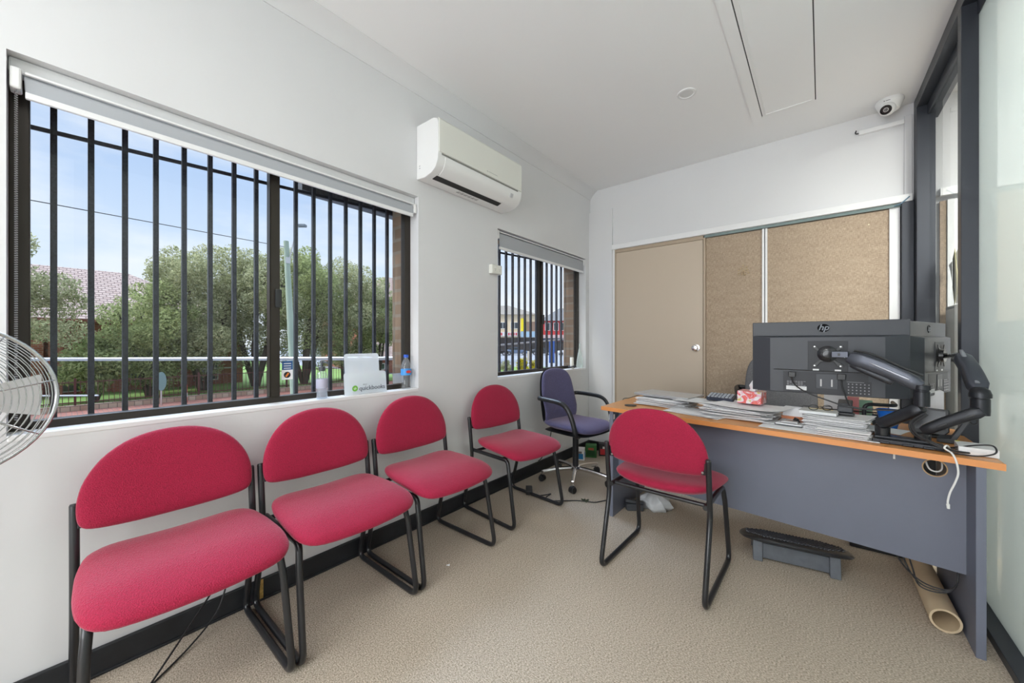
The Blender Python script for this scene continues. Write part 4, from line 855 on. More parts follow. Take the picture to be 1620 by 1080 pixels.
# tissue box
def rose_mat():
    m = bpy.data.materials.new('rose_print'); m.use_nodes = True; n = m.node_tree; b_ = n.nodes['Principled BSDF']; b_.inputs['Roughness'].default_value = 0.4
    tcn = n.nodes.new('ShaderNodeTexCoord'); mpn = n.nodes.new('ShaderNodeMapping'); mpn.inputs['Scale'].default_value = (11, 9, 15); n.links.new(tcn.outputs['Object'], mpn.inputs[0])
    nz_ = n.nodes.new('ShaderNodeTexNoise'); nz_.inputs['Scale'].default_value = 1.3; nz_.inputs['Detail'].default_value = 2; nz_.inputs['Distortion'].default_value = 1.6; n.links.new(mpn.outputs[0], nz_.inputs[0])
    r = n.nodes.new('ShaderNodeValToRGB'); c_ = r.color_ramp; c_.elements[0].position = 0.30; c_.elements[0].color = srgb(214, 186, 90); c_.elements[1].position = 0.75; c_.elements[1].color = srgb(236, 236, 236)
    for p_, q3 in ((0.38, (238, 238, 238)), (0.45, (236, 176, 196)), (0.50, (226, 92, 88)), (0.56, (240, 130, 116)), (0.61, (222, 76, 80)), (0.67, (240, 190, 190))): e_ = c_.elements.new(p_); e_.color = srgb(*q3)
    n.links.new(nz_.outputs['Fac'], r.inputs[0]); n.links.new(r.outputs[0], b_.inputs['Base Color']); return m
t = thing('tissue_box', 'tissue box printed with red and pink roses on the paper pile', 'tissue box', (-0.325, 2.665, 0.832), radians(-7))
b = MB(); b.bb(-0.062, 0.062, -0.058, 0.058, 0, 0.072); b.build('carton', rose_mat(), t, smooth=False, bevel=0.001)
b = MB(); sheet_mesh(b, 0.05, 0.02, 0, 0, curl=0, seed=3)
b = MB(); b.lathe([(0.022, 0.0725), (0.018, 0.085), (0.024, 0.105), (0.012, 0.125), (0.002, 0.14)], 7, (0.01, 0.0, 0)); b.build('tissue', mat('tissue', (0.85, 0.85, 0.86, 1), 0.9), t, ang=10)
# card box with orange band
t = thing('card_tray', 'small clear and orange card tray filled with white cards', 'tray', (-0.122, 2.665, Z0+0.0), radians(-8))
b = MB(); b.bb(-0.05, 0.05, -0.045, 0.045, 0, 0.03); b.build('tray', mat('orange_tray', srgb(222, 140, 96), .4), t, bevel=0.003)
b = MB()
for k in range(5): b.box((0, -0.03+0.014*k, 0.052), (0.09, 0.004, 0.05), M=Matrix.Rotation(radians(-18), 3, 'X'))
b.build('cards', PAPER, t, smooth=False)
# clipboard with clip
t = thing('clipboard', 'clipboard of papers with a silver clip near the desk edge', 'clipboard', (-0.128, 2.50, Z0+0.006), radians(-7))
b = MB(); b.bb(-0.062, 0.058, -0.055, 0.12, 0, 0.003); b.build('board', mat('dark_board', srgb(80, 84, 92), .5), t, smooth=False)
b = MB(); b.bb(-0.058, 0.054, -0.05, 0.115, 0.0032, 0.009); b.build('sheets', PAPER2, t, smooth=False)
b = MB(); b.box((0.0, -0.03, 0.016), (0.075, 0.018, 0.012), M=Matrix.Rotation(radians(20), 3, 'X')); b.build('clip', STEEL, t, bevel=0.003)
t = thing('binder_clip', 'black binder clip on a rust coloured card beside the big paper stack', 'clip', (-0.105, 2.535, Z0+0.017), radians(20))
b = MB(); b.bb(-0.04, 0.03, -0.02, 0.03, 0, 0.002); b.build('card', mat('rust_card', srgb(176, 110, 78), .7), t, smooth=False)
b = MB(); b.prism([(-0.012, 0), (0.012, 0), (0.002, 0.02), (-0.002, 0.02)], -0.02, 0.02, M=Mx); b.tube([(0, -0.02, 0.018), (0.02, -0.026, 0.024), (0.03, 0, 0.026), (0.02, 0.01, 0.024)], 0.0012, 6); b.build('spring', BLACKP, t)
# big paper stack (right)
paper_stack('tallest stack of white papers in front of the middle monitor', 0.062, 2.515, Z0+.003, 0.245, 0.235, 22, 0.0032, radians(-8), 0.016, 0.004, 8)
paper_stack('curved white booklet lying against the front of the tallest stack', 0.075, 2.345, Z0+.0035, 0.19, 0.065, 8, 0.0040, radians(-9), 0.012, 0.006, 18, name='booklet')
b = MB(); sheet_mesh(b, 0.21, 0.14, 0, radians(-22), th=0.002, curl=0.008, seed=22); o = b.build('paper_sheet', PAPER2, ang=60); o.location = (0.205, 2.53, 0.775); tag(o, 'crumpled sheet between the tallest stack and the monitor arm', 'paper')
t = thing('notebook', 'pale notebook lying on the tallest stack under the spectacles', 'notebook', (-0.01, 2.52, 0.829), radians(-8))
b = MB(); b.bb(-0.075, 0.075, -0.06, 0.06, 0, 0.013); b.build('pages', PAPER2, t, bevel=0.001)
b = MB(); b.bb(-0.077, 0.077, -0.062, 0.062, 0.0131, 0.0145); b.build('cover', mat('grey_cover', srgb(212, 216, 214), .5), t, smooth=False)
b = MB(); b.bb(-0.05, 0.05, 0.035, 0.055, 0.0147, 0.0155); b.build('yellow_tab', mat('yellow_tab', srgb(236, 216, 160), .6), t, smooth=False)
t = thing('spectacles', 'black framed spectacles resting on the pale notebook', 'spectacles', (-0.01, 2.512, 0.8455), radians(25))
b = MB()
for s_ in (-1, 1): b.tube([(s_*0.030+0.021*cos(a), -0.01, 0.014+0.013*sin(a)) for a in [2*pi*k/18 for k in range(18)]], 0.0018, 6, closed=True)
b.tube(spline([(-0.010, -0.01, 0.018), (0, -0.012, 0.021), (0.010, -0.01, 0.018)]), 0.0016, 6)
b.build('rims', BLACKP, t)
for s_ in (-1, 1):
    b = MB(); b.tube(spline([(s_*0.051, -0.01, 0.020), (s_*0.054, 0.03, 0.016), (s_*0.050, 0.07, 0.004), (s_*0.046, 0.085, 0.002)]), 0.0016, 6); b.build('temple', BLACKP, t)
t = thing('hole_punch', 'dark grey hole punch on the papers under the monitor cable', 'hole punch', (0.092, 2.535, 0.831), radians(-5))
b = MB(); b.bb(-0.035, 0.035, -0.025, 0.03, 0, 0.012); b.build('base', BLACKP, t, bevel=0.003)
b = MB(); b.bb(-0.030, 0.030, -0.015, 0.025, 0.012, 0.045); b.box((0, -0.004, 0.058), (0.055, 0.06, 0.02), M=Matrix.Rotation(radians(16), 3, 'X')); b.build('lever', RUBBER, t, bevel=0.006, seg=3)
# blue cup, wire rack, leaflets behind monitors
t = thing('blue_cup', 'bright blue plastic cup behind the left arm of the monitor stand', 'cup', (0.262, 2.66, Z0))
b = MB(); b.lathe([(0.001, 0), (0.022, 0), (0.026, 0.004), (0.048, 0.105), (0.046, 0.105), (0.024, 0.008), (0.001, 0.006)], 28, cap=False); b.build('cup_body', mat('blue_plastic', srgb(24, 112, 214), .35), t)
b = MB(); b.lathe([(0.047, 0.098), (0.0495, 0.106), (0.047, 0.107), (0.045, 0.104)], 28, cap=False); b.build('rim', mat('blue_plastic', None or (0, 0, 1, 1)), t)
t = thing('desk_rack', 'black tube desk rack holding leaflets behind the paper stacks', 'rack', (0.17, 2.72, Z0))
b = MB()
b.tube(fillet([(0.0, -0.05, 0.0), (0.0, -0.05, 0.125), (0.12, -0.03, 0.125), (0.12, 0.1, 0.125)], 0.03), 0.009, 10); b.tube(fillet([(-0.20, 0.02, 0.0), (-0.20, 0.02, 0.07), (0.10, 0.06, 0.07), (0.10, .06, 0.0)], 0.02), 0.004, 8); b.build('rack_frame', BLACKP, t)
LEAFC = [mat('leaflet_pink', srgb(232, 150, 150), .6), mat('leaflet_green', srgb(160, 206, 180), .6), PAPER, mat('leaflet_dark', srgb(60, 70, 80), .6)]
for k, (x, y, z, w, h, m_i, lab) in enumerate(((0.06, 2.80, Z0, 0.10, 0.15, 2, 'white leaflet standing behind the stacks under the front monitor'), (0.13, 2.83, Z0, 0.06, 0.14, 0, 'pink leaflet standing behind the stacks'), (0.185, 2.84, Z0, 0.06, 0.125, 1, 'pale green leaflet standing beside the pink one'), (0.235, 2.80, Z0, 0.05, 0.06, 3, 'dark booklet standing left of the blue cup'))):
    b = MB(); b.box((0, 0, h/2), (w, 0.003, h), M=Matrix.Rotation(radians(-4), 3, 'X')); o = b.build('leaflet', LEAFC[m_i], smooth=False); o.location = (x, y, z); tag(o, lab, 'leaflet')
# black tablet-like terminal and grey document slope at right
t = thing('payment_terminal', 'black rounded screen unit standing behind the right arm', 'screen', (0.392, 2.62, Z0), radians(-8))
b = MB(); pl = [(-0.055, 0.0), (0.045, 0.0), (0.062, 0.018), (0.062, 0.12), (-0.062, 0.125), (-0.062, 0.01)]; Ms = Matrix.Rotation(radians(78), 3, 'X'); b.prism(pl, -0.012, 0.012, M=Ms, off=(0, 0, 0.012)); b.build('shell', BLACKP, t, bevel=0.004, seg=3)
b = MB(); b.prism([(-0.052, 0.02), (0.05, 0.025), (0.05, 0.11), (-0.052, 0.115)], 0.0122, 0.0132, M=Ms, off=(0, 0, 0.012)); b.build('dark_face', BLACKG, t, smooth=False)
b = MB(); b.bb(-0.04, 0.04, -0.02, 0.07, 0, 0.012); b.build('foot', BLACKP, t, bevel=0.003)
t = thing('document_tray', 'dark grey sloping document tray against the glass partition', 'tray', (0.458, 2.555, Z0), radians(-12))
b = MB(); b.prism([(-0.05, 0.0), (0.0, 0.0), (0.055, 0.125), (0.040, 0.13), (-0.01, 0.02), (-0.05, 0.016)], -0.06, 0.06, M=Mx, off=(0, 0.0, 0)); b.build('sloping_panel', RUBBER, t, bevel=0.003)
b = MB(); b.tube([(0.055+0.010*cos(a), -0.062, 0.108+0.012*sin(a)) for a in [2*pi*k/14 for k in range(14)]], 0.003, 6, closed=True); b.build('hook', BLACKP, t)
t = thing('white_box', 'flat white box at the right corner of the desk beside the glass', 'box', (0.479, 2.345, Z0), radians(-5))
b = MB(); b.bb(-0.052, 0.050, -0.05, 0.075, 0, 0.030); b.build('carton', mat('white_carton', (0.82, 0.82, 0.82, 1), .45), t, bevel=0.002)
b = MB(); b.bb(-0.050, -0.038, 0.06, 0.0753, 0.0302, 0.0308); b.build('yellow_sticker', mat('sticker_yellow', srgb(226, 222, 90), .5), t, smooth=False)
b = MB(); b.bb(-0.03, 0.02, -0.0505, -0.05, 0.012, 0.020); b.build('printed_strip', PAPER2, t, smooth=False)
# green computer tower and white file boxes on the far side floor, seen between arms
t = thing('paper_towel_roll', 'tall white box file behind the right monitor arm', 'box file', (0.44, 2.86, Z0))
b = MB(); b.bb(-0.028, 0.03, -0.05, 0.05, 0, 0.20); b.build('file_box', PAPER, t, bevel=0.002)
b = MB(); b.bb(-0.012, 0.014, -0.0508, -0.05, 0.06, 0.09); b.build('spine_label', PAPER2, t, smooth=False)
t.name = 'box_file'

# ------------------------------------------------------------------ floor things
t = thing('footrest', 'black studded footrest on the carpet in front of the desk', 'footrest', (-0.125, 2.575, 0), radians(10))
Mf = Matrix.Rotation(radians(-13), 3, 'X')
ol = [(p.x, p.y) for p in spline([(-0.245, -0.07, 0), (-0.19, -0.125, 0), (0, -0.14, 0), (0.19, -0.125, 0), (0.245, -0.07, 0), (0.24, 0.06, 0), (0.18, 0.12, 0), (0, 0.135, 0), (-0.18, 0.12, 0), (-0.24, 0.06, 0)], 5, True)]
b = MB(); b.cushion(ol, 0.030, lambda u, v, w: tuple(Mf @ Vector((u, v, w))+Vector((0, 0, 0.098))), 6, 8); b.build('platform', mat('footrest_black', srgb(44, 45, 48), .35), t)
b = MB(); far = MB(); SM = mat('stud_rubber', srgb(78, 80, 88), .2); ns = 0
for j in range(-6, 7):
    for i in range(-14, 15):
        x = i*0.0152+(0.0076 if j % 2 else 0); y = j*0.0155
        if (x/0.225)**2+(y/0.112)**2*0.8 < 0.97:
            ns += 1; q5 = MB() if ns <= 100 else far; q5.lathe([(0.0050, 0), (0.0046, 0.006), (0.0008, 0.007)], 6, Mf @ Vector((x, y, 0.0125))+Vector((0, 0, 0.098)), Mf)
            if ns <= 100: q5.build('stud', SM, t)
o = far.build('rear_studs', SM, t); o['kind'] = 'stuff'
for s_ in (-1, 1):
    b = MB(); pl = [(-0.105, 0.0), (-0.06, 0.0), (-0.03, 0.05), (0.03, 0.045), (0.06, 0.0), (0.10, 0.0), (0.085, 0.062), (-0.09, 0.104)]
    b.prism(pl, -0.022, 0.022, M=Matrix(((0, 0, 1), (1, 0, 0), (0, 1, 0))), off=(s_*0.165, 0, 0.001)); b.build('foot', mat('dusty_plastic', srgb(98, 103, 110), .5, noise=.1, nscale=30), t, bevel=0.003)
b = MB(); b.bb(-0.15, 0.15, -0.078, -0.070, 0.012, 0.092); b.build('cross_brace', MC['dusty_plastic'], t, bevel=0.002)
b = MB(); R0 = 0.047; c0 = Vector((0.395, 2.335, R0)); c1 = Vector((0.385, 3.10, R0)); dz = (c1-c0).normalized()
Mq = dz.to_track_quat('Z', 'Y').to_matrix(); Lt = (c1-c0).length
b.lathe([(R0-0.008, 0), (R0, 0), (R0, Lt), (R0-0.008, Lt), (R0-0.008, 0)], 32, c0, Mq, cap=False); tag(b.build('cardboard_tube', BEIGETUBE), 'beige cardboard tube lying on the carpet under the right end of the desk', 'tube')
for k in range(3):
    cable('floor_cable', 'black cable hanging in a loop below the desk front near the tube', [(0.24+0.02*k, 2.44, 0.34), (0.27+0.02*k, 2.42, 0.22-0.01*k), (0.33, 2.38, 0.165-0.012*k), (0.40, 2.36, 0.165-0.006*k), (0.435, 2.38, 0.20), (0.44, 2.42, 0.28)], 0.003, DARKC, group='black cables looping under the desk front')
t = thing('power_board', 'long black power board on the carpet far under the desk', 'power board', (0.255, 3.0, 0.001), radians(3))
b = MB(); b.bb(-0.13, 0.13, -0.03, 0.03, 0, 0.034); b.build('board_body', BLACKP, t, bevel=0.005)
for k in range(4): b = MB(); b.bb(-0.105+0.058*k, -0.069+0.058*k, -0.018, 0.018, 0.034, 0.0355); b.build('outlet', RUBBER, t, smooth=False)
# under the desk, left end
t = thing('plastic_bag', 'crumpled white plastic bag under the left end of the desk', 'bag', (-0.93, 2.76, 0))
bm = MB(); rnd = random.Random(4); prof = []
bm.lathe([(0.001, 0.001), (0.09, 0.001), (0.105, 0.03), (0.09, 0.07), (0.05, 0.10), (0.001, 0.11)], 30)
bm.v = [(x*(1+0.25*sin(7*atan2(y, x)+z*40)), y*(0.9+0.2*cos(5*atan2(y, x)+z*30)), z) for x, y, z in bm.v]; bm.build('bag_film', mat('bag_white', (0.7, 0.72, 0.74, 1), .3), t, ang=70)
t = thing('desk_phone', 'grey power tool shaped handset lying by the left desk panel', 'handset', (-1.035, 2.63, 0), radians(35))
b = MB(); b.bb(-0.06, 0.06, -0.035, 0.035, 0.001, 0.05); b.build('body', RUBBER, t, bevel=0.01, seg=3)
b = MB(); b.box((0.0, 0.0, 0.058), (0.13, 0.04, 0.022), M=Matrix.Rotation(radians(10), 3, 'Y')); b.build('handle', RUBBER, t, bevel=0.006)
t.name = 'grey_handset'; t['label'] = 'grey plastic handset lying on the carpet by the left desk panel'
# adapter, cord and knot
t = thing('power_adapter', 'black power adapter brick on the carpet inside the frame of the apart red chair', 'adapter', (-1.80, 2.40, 0.0), radians(-52))
b = MB(); b.bb(-0.062, 0.062, -0.026, 0.026, 0.001, 0.032); b.build('brick', BLACKP, t, bevel=0.005)
cable('extension_lead', 'thin black cord snaking over the carpet from the adapter towards the desk', [(-1.77, 2.36, 0.012), (-1.71, 2.36, 0.008), (-1.66, 2.42, 0.008), (-1.62, 2.44, 0.02), (-1.63, 2.39, 0.006), (-1.58, 2.36, 0.006), (-1.50, 2.42, 0.006), (-1.42, 2.49, 0.006), (-1.36, 2.52, 0.006), (-1.30, 2.55, 0.006), (-1.26, 2.62, 0.006), (-1.22, 2.68, 0.006), (-1.15, 2.68, 0.006)], 0.004, DARKC)
b = MB(); b.tube(spline([(0.022*cos(a)*(1+0.2*sin(3*a)), 0.012*sin(a*2), 0.010+0.006*sin(3*a)) for a in [2*pi*k/12 for k in range(12)]], 4, True), 0.0045, 6, closed=True); o = b.build('cord_knot', mat('green_tie', srgb(54, 62, 40), .7)); o.location = (-1.37, 2.525, 0.001); tag(o, 'dark green wire tie knotted round the floor cord', 'cord tie')
cable('hanging_lead', 'black cord hanging down the wall behind the purple chair', [(-1.99, 3.02, 0.50), (-1.985, 3.0, 0.36), (-1.985, 2.95, 0.24), (-1.985, 2.85, 0.14), (-1.98, 2.78, 0.12)], 0.004, DARKC)
b = MB(); b.box((-1.988, 2.83, 0.155), (0.012, 0.03, 0.018), M=Matrix.Rotation(radians(30), 3, 'X')); tag(b.build('cord_switch', PLASTIC, bevel=.003), 'small white inline switch on the cord behind the purple chair', 'switch')
# small boxes by the corner
def sbox(name, label, x, y, rz, w, d_, h, c1, c2, c3):
    t = thing(name, label, 'box', (x, y, 0.0), rz); b = MB(); b.bb(-w/2, w/2, -d_/2, d_/2, 0.001, h); b.build('carton', c1, t, smooth=False, bevel=0.001)
    b = MB(); b.bb(-w/2+0.012, w/2-0.012, -d_/2-0.0012, -d_/2, 0.015, h*0.6); b.bb(w/2, w/2+0.0012, -d_/2+0.01, d_/2-.01, 0.02, h*0.7); b.build('printed_panel', c2, t, smooth=False)
    b = MB(); b.bb(-w/4, w/4, -d_/2-0.002, -d_/2-.0012, h*0.62, h*0.8); b.build('printed_mark', c3, t, smooth=False)
sbox('small_box', 'small white carton with blue print on the carpet by the corner', -1.905, 3.40, radians(24), 0.10, 0.09, 0.115, PAPER, mat('blue_print', srgb(40, 130, 190), .5), mat('grey_p', srgb(120, 110, 110), .5))
sbox('small_box', 'small green carton on the carpet beside the white one', -1.86, 3.56, radians(26), 0.11, 0.09, 0.125, mat('green_card', srgb(52, 112, 52), .5), mat('green_card2', srgb(30, 84, 40), .5), mat('red_p', srgb(180, 90, 60), .5))
sbox('small_box', 'black carton with red printed side at the foot of the corner pier', -1.76, 3.70, radians(30), 0.15, 0.09, 0.125, mat('black_card', srgb(34, 32, 34), .5), mat('red_card', srgb(196, 44, 50), .5), mat('white_p', srgb(220, 210, 200), .5))
t = thing('coiled_cable', 'coil of black cable on the carpet right of the small cartons', 'cable', (-1.62, 3.74, 0))
b = MB()
for k in range(6): b.tube([(0.045*cos(a), 0.03*sin(a)+0.006*k-.01, 0.055+0.045*sin(a+0.2*k)) for a in [2*pi*q_/20 for q_ in range(20)]], 0.006, 6, closed=True)
b.build('coil', DARKC, t)
b = MB(); b.add([(-0.012, 0, 0.001), (0.010, 0.004, 0.001), (0.004, 0.012, 0.007), (-0.004, -0.008, 0.004)], [(0, 1, 2), (0, 2, 3), (0, 3, 1), (1, 3, 2)]); o = b.build('paper_scrap', PAPER, smooth=False); o.location = (-1.545, 1.335, 0); tag(o, 'tiny white paper scrap on the carpet under the third red chair', 'scrap')
# fan cords under the first chair
cable('fan_cord', 'black cord stretched from the fan to under the first red chair', [(-1.42, -0.05, 0.006), (-1.52, 0.02, 0.006), (-1.66, 0.13, 0.02), (-1.80, 0.27, 0.09), (-1.93, 0.42, 0.19), (-1.99, 0.50, 0.26)], 0.0035, DARKC)
cable('fan_cord', 'second black cord lying on the carpet edge behind the first red chair', [(-1.60, 0.02, 0.006), (-1.76, 0.17, 0.006), (-1.90, 0.33, 0.010), (-1.965, 0.43, 0.06), (-1.985, 0.47, 0.15), (-1.99, 0.49, 0.24)], 0.0035, DARKC)

# ------------------------------------------------------------------ pedestal fan
t = thing('pedestal_fan', 'chrome wire pedestal fan at the left edge of the view', 'fan', (-1.735, -0.200, 0))
ft = Vector((1.735, 0.2, 0.1)).normalized(); Mq = ft.to_track_quat('Z', 'Y').to_matrix(); fc = Vector((0, 0, 1.045)); R0 = 0.205
b = MB()
for k in range(16):
    f = 0.10+0.9*k/15; r = R0*f
    for s_ in (1, -1):
        z = s_*0.075*sqrt(max(0, 1-f**3)); b.tube([Mq @ Vector((r*cos(a), r*sin(a), z))+fc for a in [2*pi*q_/48 for q_ in range(48)]], 0.0013, 5, closed=True)
b.tube([Mq @ Vector((R0*cos(a), R0*sin(a), 0))+fc for a in [2*pi*q_/48 for q_ in range(48)]], 0.005, 8, closed=True)
for k in range(8):
    a = 2*pi*k/8+0.2
    for s_ in (1, -1): b.tube([Mq @ Vector((R0*f*cos(a), R0*f*sin(a), s_*0.075*sqrt(max(0, 1-f**3))))+fc for f in [q_/10 for q_ in range(11)]], 0.0018, 6)
b.build('cage', mat('fan_wire', (0.5, 0.5, 0.5, 1), 0.25, metal=1.0), t)
b = MB()
for k in range(4):
    a0 = 2*pi*k/4; vs = []
    for i in range(7):
        f = 0.15+0.75*i/6
        for s_ in (-1, 1):
            a = a0+s_*(0.42-0.1*f); vs.append(Mq @ Vector((R0*f*cos(a), R0*f*sin(a), s_*0.018))+fc)
    n0 = len(vs); vs += [v+Mq @ Vector((0, 0, 0.0015)) for v in vs]
    fs = [(2*i, 2*i+1, 2*i+3, 2*i+2) for i in range(6)]+[(n0+2*i, n0+2*i+2, n0+2*i+3, n0+2*i+1) for i in range(6)]
    b.add(vs, fs)
b.build('blades', mat('fan_blade', srgb(214, 218, 222), .3, metal=.3), t)
b = MB(); b.cyl(fc-ft*0.17, fc-ft*0.055, 0.055, 0.06, 24); b.cyl(fc+ft*0.07, fc+ft*0.082, 0.035, 0.03, 24); b.build('motor', STEEL, t)
b = MB(); b.cyl(Vector((0, 0, 0.03))-ft*0.12, Vector((0, 0, 1.02))-ft*0.12, 0.012, n=16); b.build('pole', CHROME, t)
b = MB(); b.lathe([(0.001, 0), (0.185, 0), (0.19, 0.008), (0.17, 0.022), (0.03, 0.032), (0.02, 0.06), (0.001, 0.06)], 40, tuple(Vector((0, 0, 0.001))-ft*0.02)); b.build('base', mat('light_metal', (0.6, 0.6, 0.58, 1), .35, metal=.4), t)

# ------------------------------------------------------------------ things on the window sills
ZS = W1[2]+0.0018
t = thing('sanitiser_bottle', 'clear pump bottle of hand sanitiser on the sill of the large window', 'bottle', (-2.060, 0.905, ZS))
b = MB(); b.lathe([(0.001, 0), (0.026, 0), (0.028, 0.004), (0.028, 0.115), (0.024, 0.132), (0.014, 0.140), (0.013, 0.146), (0.001, 0.146)], 28); b.build('bottle_body', CLEARP, t)
b = MB(); b.lathe([(0.001, 0.003), (0.0255, 0.003), (0.0255, 0.075), (0.001, 0.075)], 24); b.build('gel', glass_mat('gel', (0.86, 0.9, 0.95, 1), 1, .1, .25), t)
b = MB(); b.lathe([(0.0285, 0.055), (0.0287, 0.055), (0.0287, 0.105), (0.0285, 0.105)], 28, cap=False); b.build('label', mat('lilac_label', srgb(180, 180, 200), .5), t)
b = MB(); b.lathe([(0.001, 0.146), (0.016, 0.146), (0.016, 0.168), (0.006, 0.170), (0.005, 0.190), (0.010, 0.191), (0.010, 0.199), (0.001, 0.2)], 20); b.tube([(0, 0, 0.194), (0.03, 0.012, 0.193), (0.034, 0.014, 0.186)], 0.0045, 8); b.build('pump', mat('pump_grey', srgb(70, 74, 80), .35), t)
t = thing('brochure_holder', 'clear brochure holder with green round logo on the sill of the large window', 'brochure holder', (-2.062, 1.155, ZS), radians(-90))
# local X runs along the sill, front is +Y after turning
HOLD = glass_mat('holder_acrylic', (0.95, 0.96, 0.96, 1), 1.2, 0.08, 0.5, (0.93, 0.94, 0.94, 1))
def rr(w, h, r, n=5):
    P = []
    for cx, cy, a0 in ((w/2-r, h-r, 0), (-w/2+r, h-r, pi/2)):
        for k in range(n+1): a = a0+k*(pi/2)/n; P.append((cx+r*cos(a), cy+r*sin(a)))
    return P+[(-w/2, 0), (w/2, 0)]
b = MB(); b.prism(rr(0.215, 0.232, 0.015), -0.0015, 0.0015, M=Matrix.Rotation(radians(96), 3, 'X'), off=(0, -0.020, 0.001)); b.build('back_panel', HOLD, t, smooth=False)
b = MB(); b.prism(rr(0.262, 0.128, 0.018), -0.0015, 0.0015, M=Matrix.Rotation(radians(96), 3, 'X'), off=(0, 0.012, 0.001)); b.build('front_pocket', HOLD, t, smooth=False)
b = MB(); b.bb(-0.13, 0.13, -0.022, 0.014, 0.0, 0.003); b.build('holder_base', HOLD, t, smooth=False)
b = MB(); b.lathe([(0.0004, 0), (0.0165, 0), (0.0165, 0.0008), (0.0004, 0.0008)], 28, (0.072, 0.0152, 0.036), Matrix.Rotation(radians(-90), 3, 'X')); b.build('logo_disc', mat('logo_green', srgb(120, 190, 70), .4), t)
t.rotation_euler = (0, 0, radians(-90))
for nm, bd, sz, m_, x, z in (('logo_text', 'quickbooks', 0.036, mat('text_black', srgb(60, 62, 66), .5), 0.035, 0.033), ('logo_small_text', 'intuit', 0.012, mat('text_grey', srgb(150, 150, 150), .5), -0.012, 0.055), ('logo_letters', 'qb', 0.018, mat('text_white', (0.85, 0.9, 0.8, 1), .5), -0.072, 0.037)):
    o = text(nm, bd, sz, m_, (x*-1, 0.0158, z), (radians(90), 0, radians(180)), t)
t = thing('water_bottle', 'clear water bottle with blue cap at the right end of the large window sill', 'bottle', (-2.068, 1.437, ZS))
b = MB(); b.lathe([(0.001, 0), (0.028, 0.0), (0.031, 0.006), (0.029, 0.03), (0.031, 0.05), (0.029, 0.07), (0.032, 0.085), (0.032, 0.13), (0.030, 0.15), (0.018, 0.182), (0.0125, 0.19), (0.0125, 0.20), (0.001, 0.2)], 28); b.build('bottle_body', CLEARP, t)
b = MB(); b.lathe([(0.0325, 0.088), (0.0328, 0.088), (0.0328, 0.128), (0.0325, 0.128)], 28, cap=False); b.build('label', mat('label_blue', srgb(70, 150, 220), .4), t)
b = MB(); b.lathe([(0.0004, 0), (0.014, 0), (0.014, 0.001), (0.0004, 0.001)], 20, (0.0325, -0.004, 0.110), Matrix.Rotation(radians(90), 3, 'Y') @ Matrix.Diagonal((0.65, 1.3, 1)).to_3x3()); b.build('label_patch', mat('label_red', srgb(226, 70, 60), .4), t)
b = MB(); b.lathe([(0.001, 0.200), (0.015, 0.200), (0.015, 0.218), (0.001, 0.219)], 20); b.build('cap', mat('cap_blue', srgb(40, 90, 200), .4), t)
# stickers on the big window
t = thing('window_sticker', 'small blue and white sticker with an orange emblem on the large window pane', 'sticker', (-2.1165, 0.752, 1.055))
b = MB(); b.bb(0, 0.0006, -0.022, 0.030, -0.050, 0.0); b.build('white_half', PAPER, t, smooth=False)
b = MB(); b.bb(0, 0.0008, -0.020, 0.030, 0.0, 0.045); b.build('blue_half', mat('sticker_blue', srgb(40, 84, 140), .4), t, smooth=False)
b = MB(); b.lathe([(0.0004, 0), (0.016, 0), (0.016, 0.0004), (0.0004, 0.0004)], 24, (0.0007, 0.004, -0.026), Matrix.Rotation(radians(90), 3, 'Y')); b.build('emblem', mat('sticker_dark', srgb(40, 34, 40), .4), t)
b = MB(); b.box((0.0014, 0.004, -0.026), (0.0005, 0.008, 0.022), M=Matrix.Rotation(radians(-35), 3, 'X')); b.build('emblem_mark', mat('sticker_orange', srgb(232, 130, 50), .4), t, smooth=False)
b = MB()
for k in range(3): b.bb(0.0009, 0.0013, -0.012, 0.022, 0.030-0.012*k, 0.034-0.012*k)
b.build('printed_lines', PAPER2, t, smooth=False)
b = MB(); b.bb(-2.117, -2.1165, 1.372, 1.452, 0.93, 0.995); o = b.build('window_sticker', mat('sticker_grey', srgb(178, 180, 184), .5), smooth=False); tag(o, 'plain grey sticker low on the pane behind the water bottle', 'sticker')
# corner window sill
ZS2 = W2[2]+0.0018
t = thing('candle', 'short white pillar candle in a dark ring on the corner window sill', 'candle', (-2.055, 3.50, ZS2))
b = MB(); b.lathe([(0.001, 0.0), (0.020, 0.0), (0.020, 0.115), (0.018, 0.118), (0.001, 0.116)], 24); b.build('wax', mat('wax', (0.8, 0.78, 0.7, 1), .5), t)
b = MB()
for k in range(12): a = 2*pi*k/12; b.lathe([(0.0005, -0.010), (0.012, 0.0), (0.0005, 0.012)], 8, (0.030*cos(a), 0.030*sin(a), 0.016+0.004*(k % 3)))
b.build('candle_ring', mat('dark_ring', srgb(70, 70, 74), .7), t, ang=10)
t = thing('glass_vase', 'tall slim pale glass bottle vase at the end of the corner sill', 'vase', (-2.055, 3.665, ZS2))
b = MB(); b.lathe([(0.001, 0), (0.034, 0.0), (0.038, 0.02), (0.032, 0.08), (0.018, 0.16), (0.009, 0.21), (0.008, 0.26), (0.010, 0.265)], 28, cap=False); b.build('vase_body', glass_mat('pale_glass', (0.93, 0.96, 0.93, 1), 1.2, .05, .45, (.88, .93, .88, 1)), t)

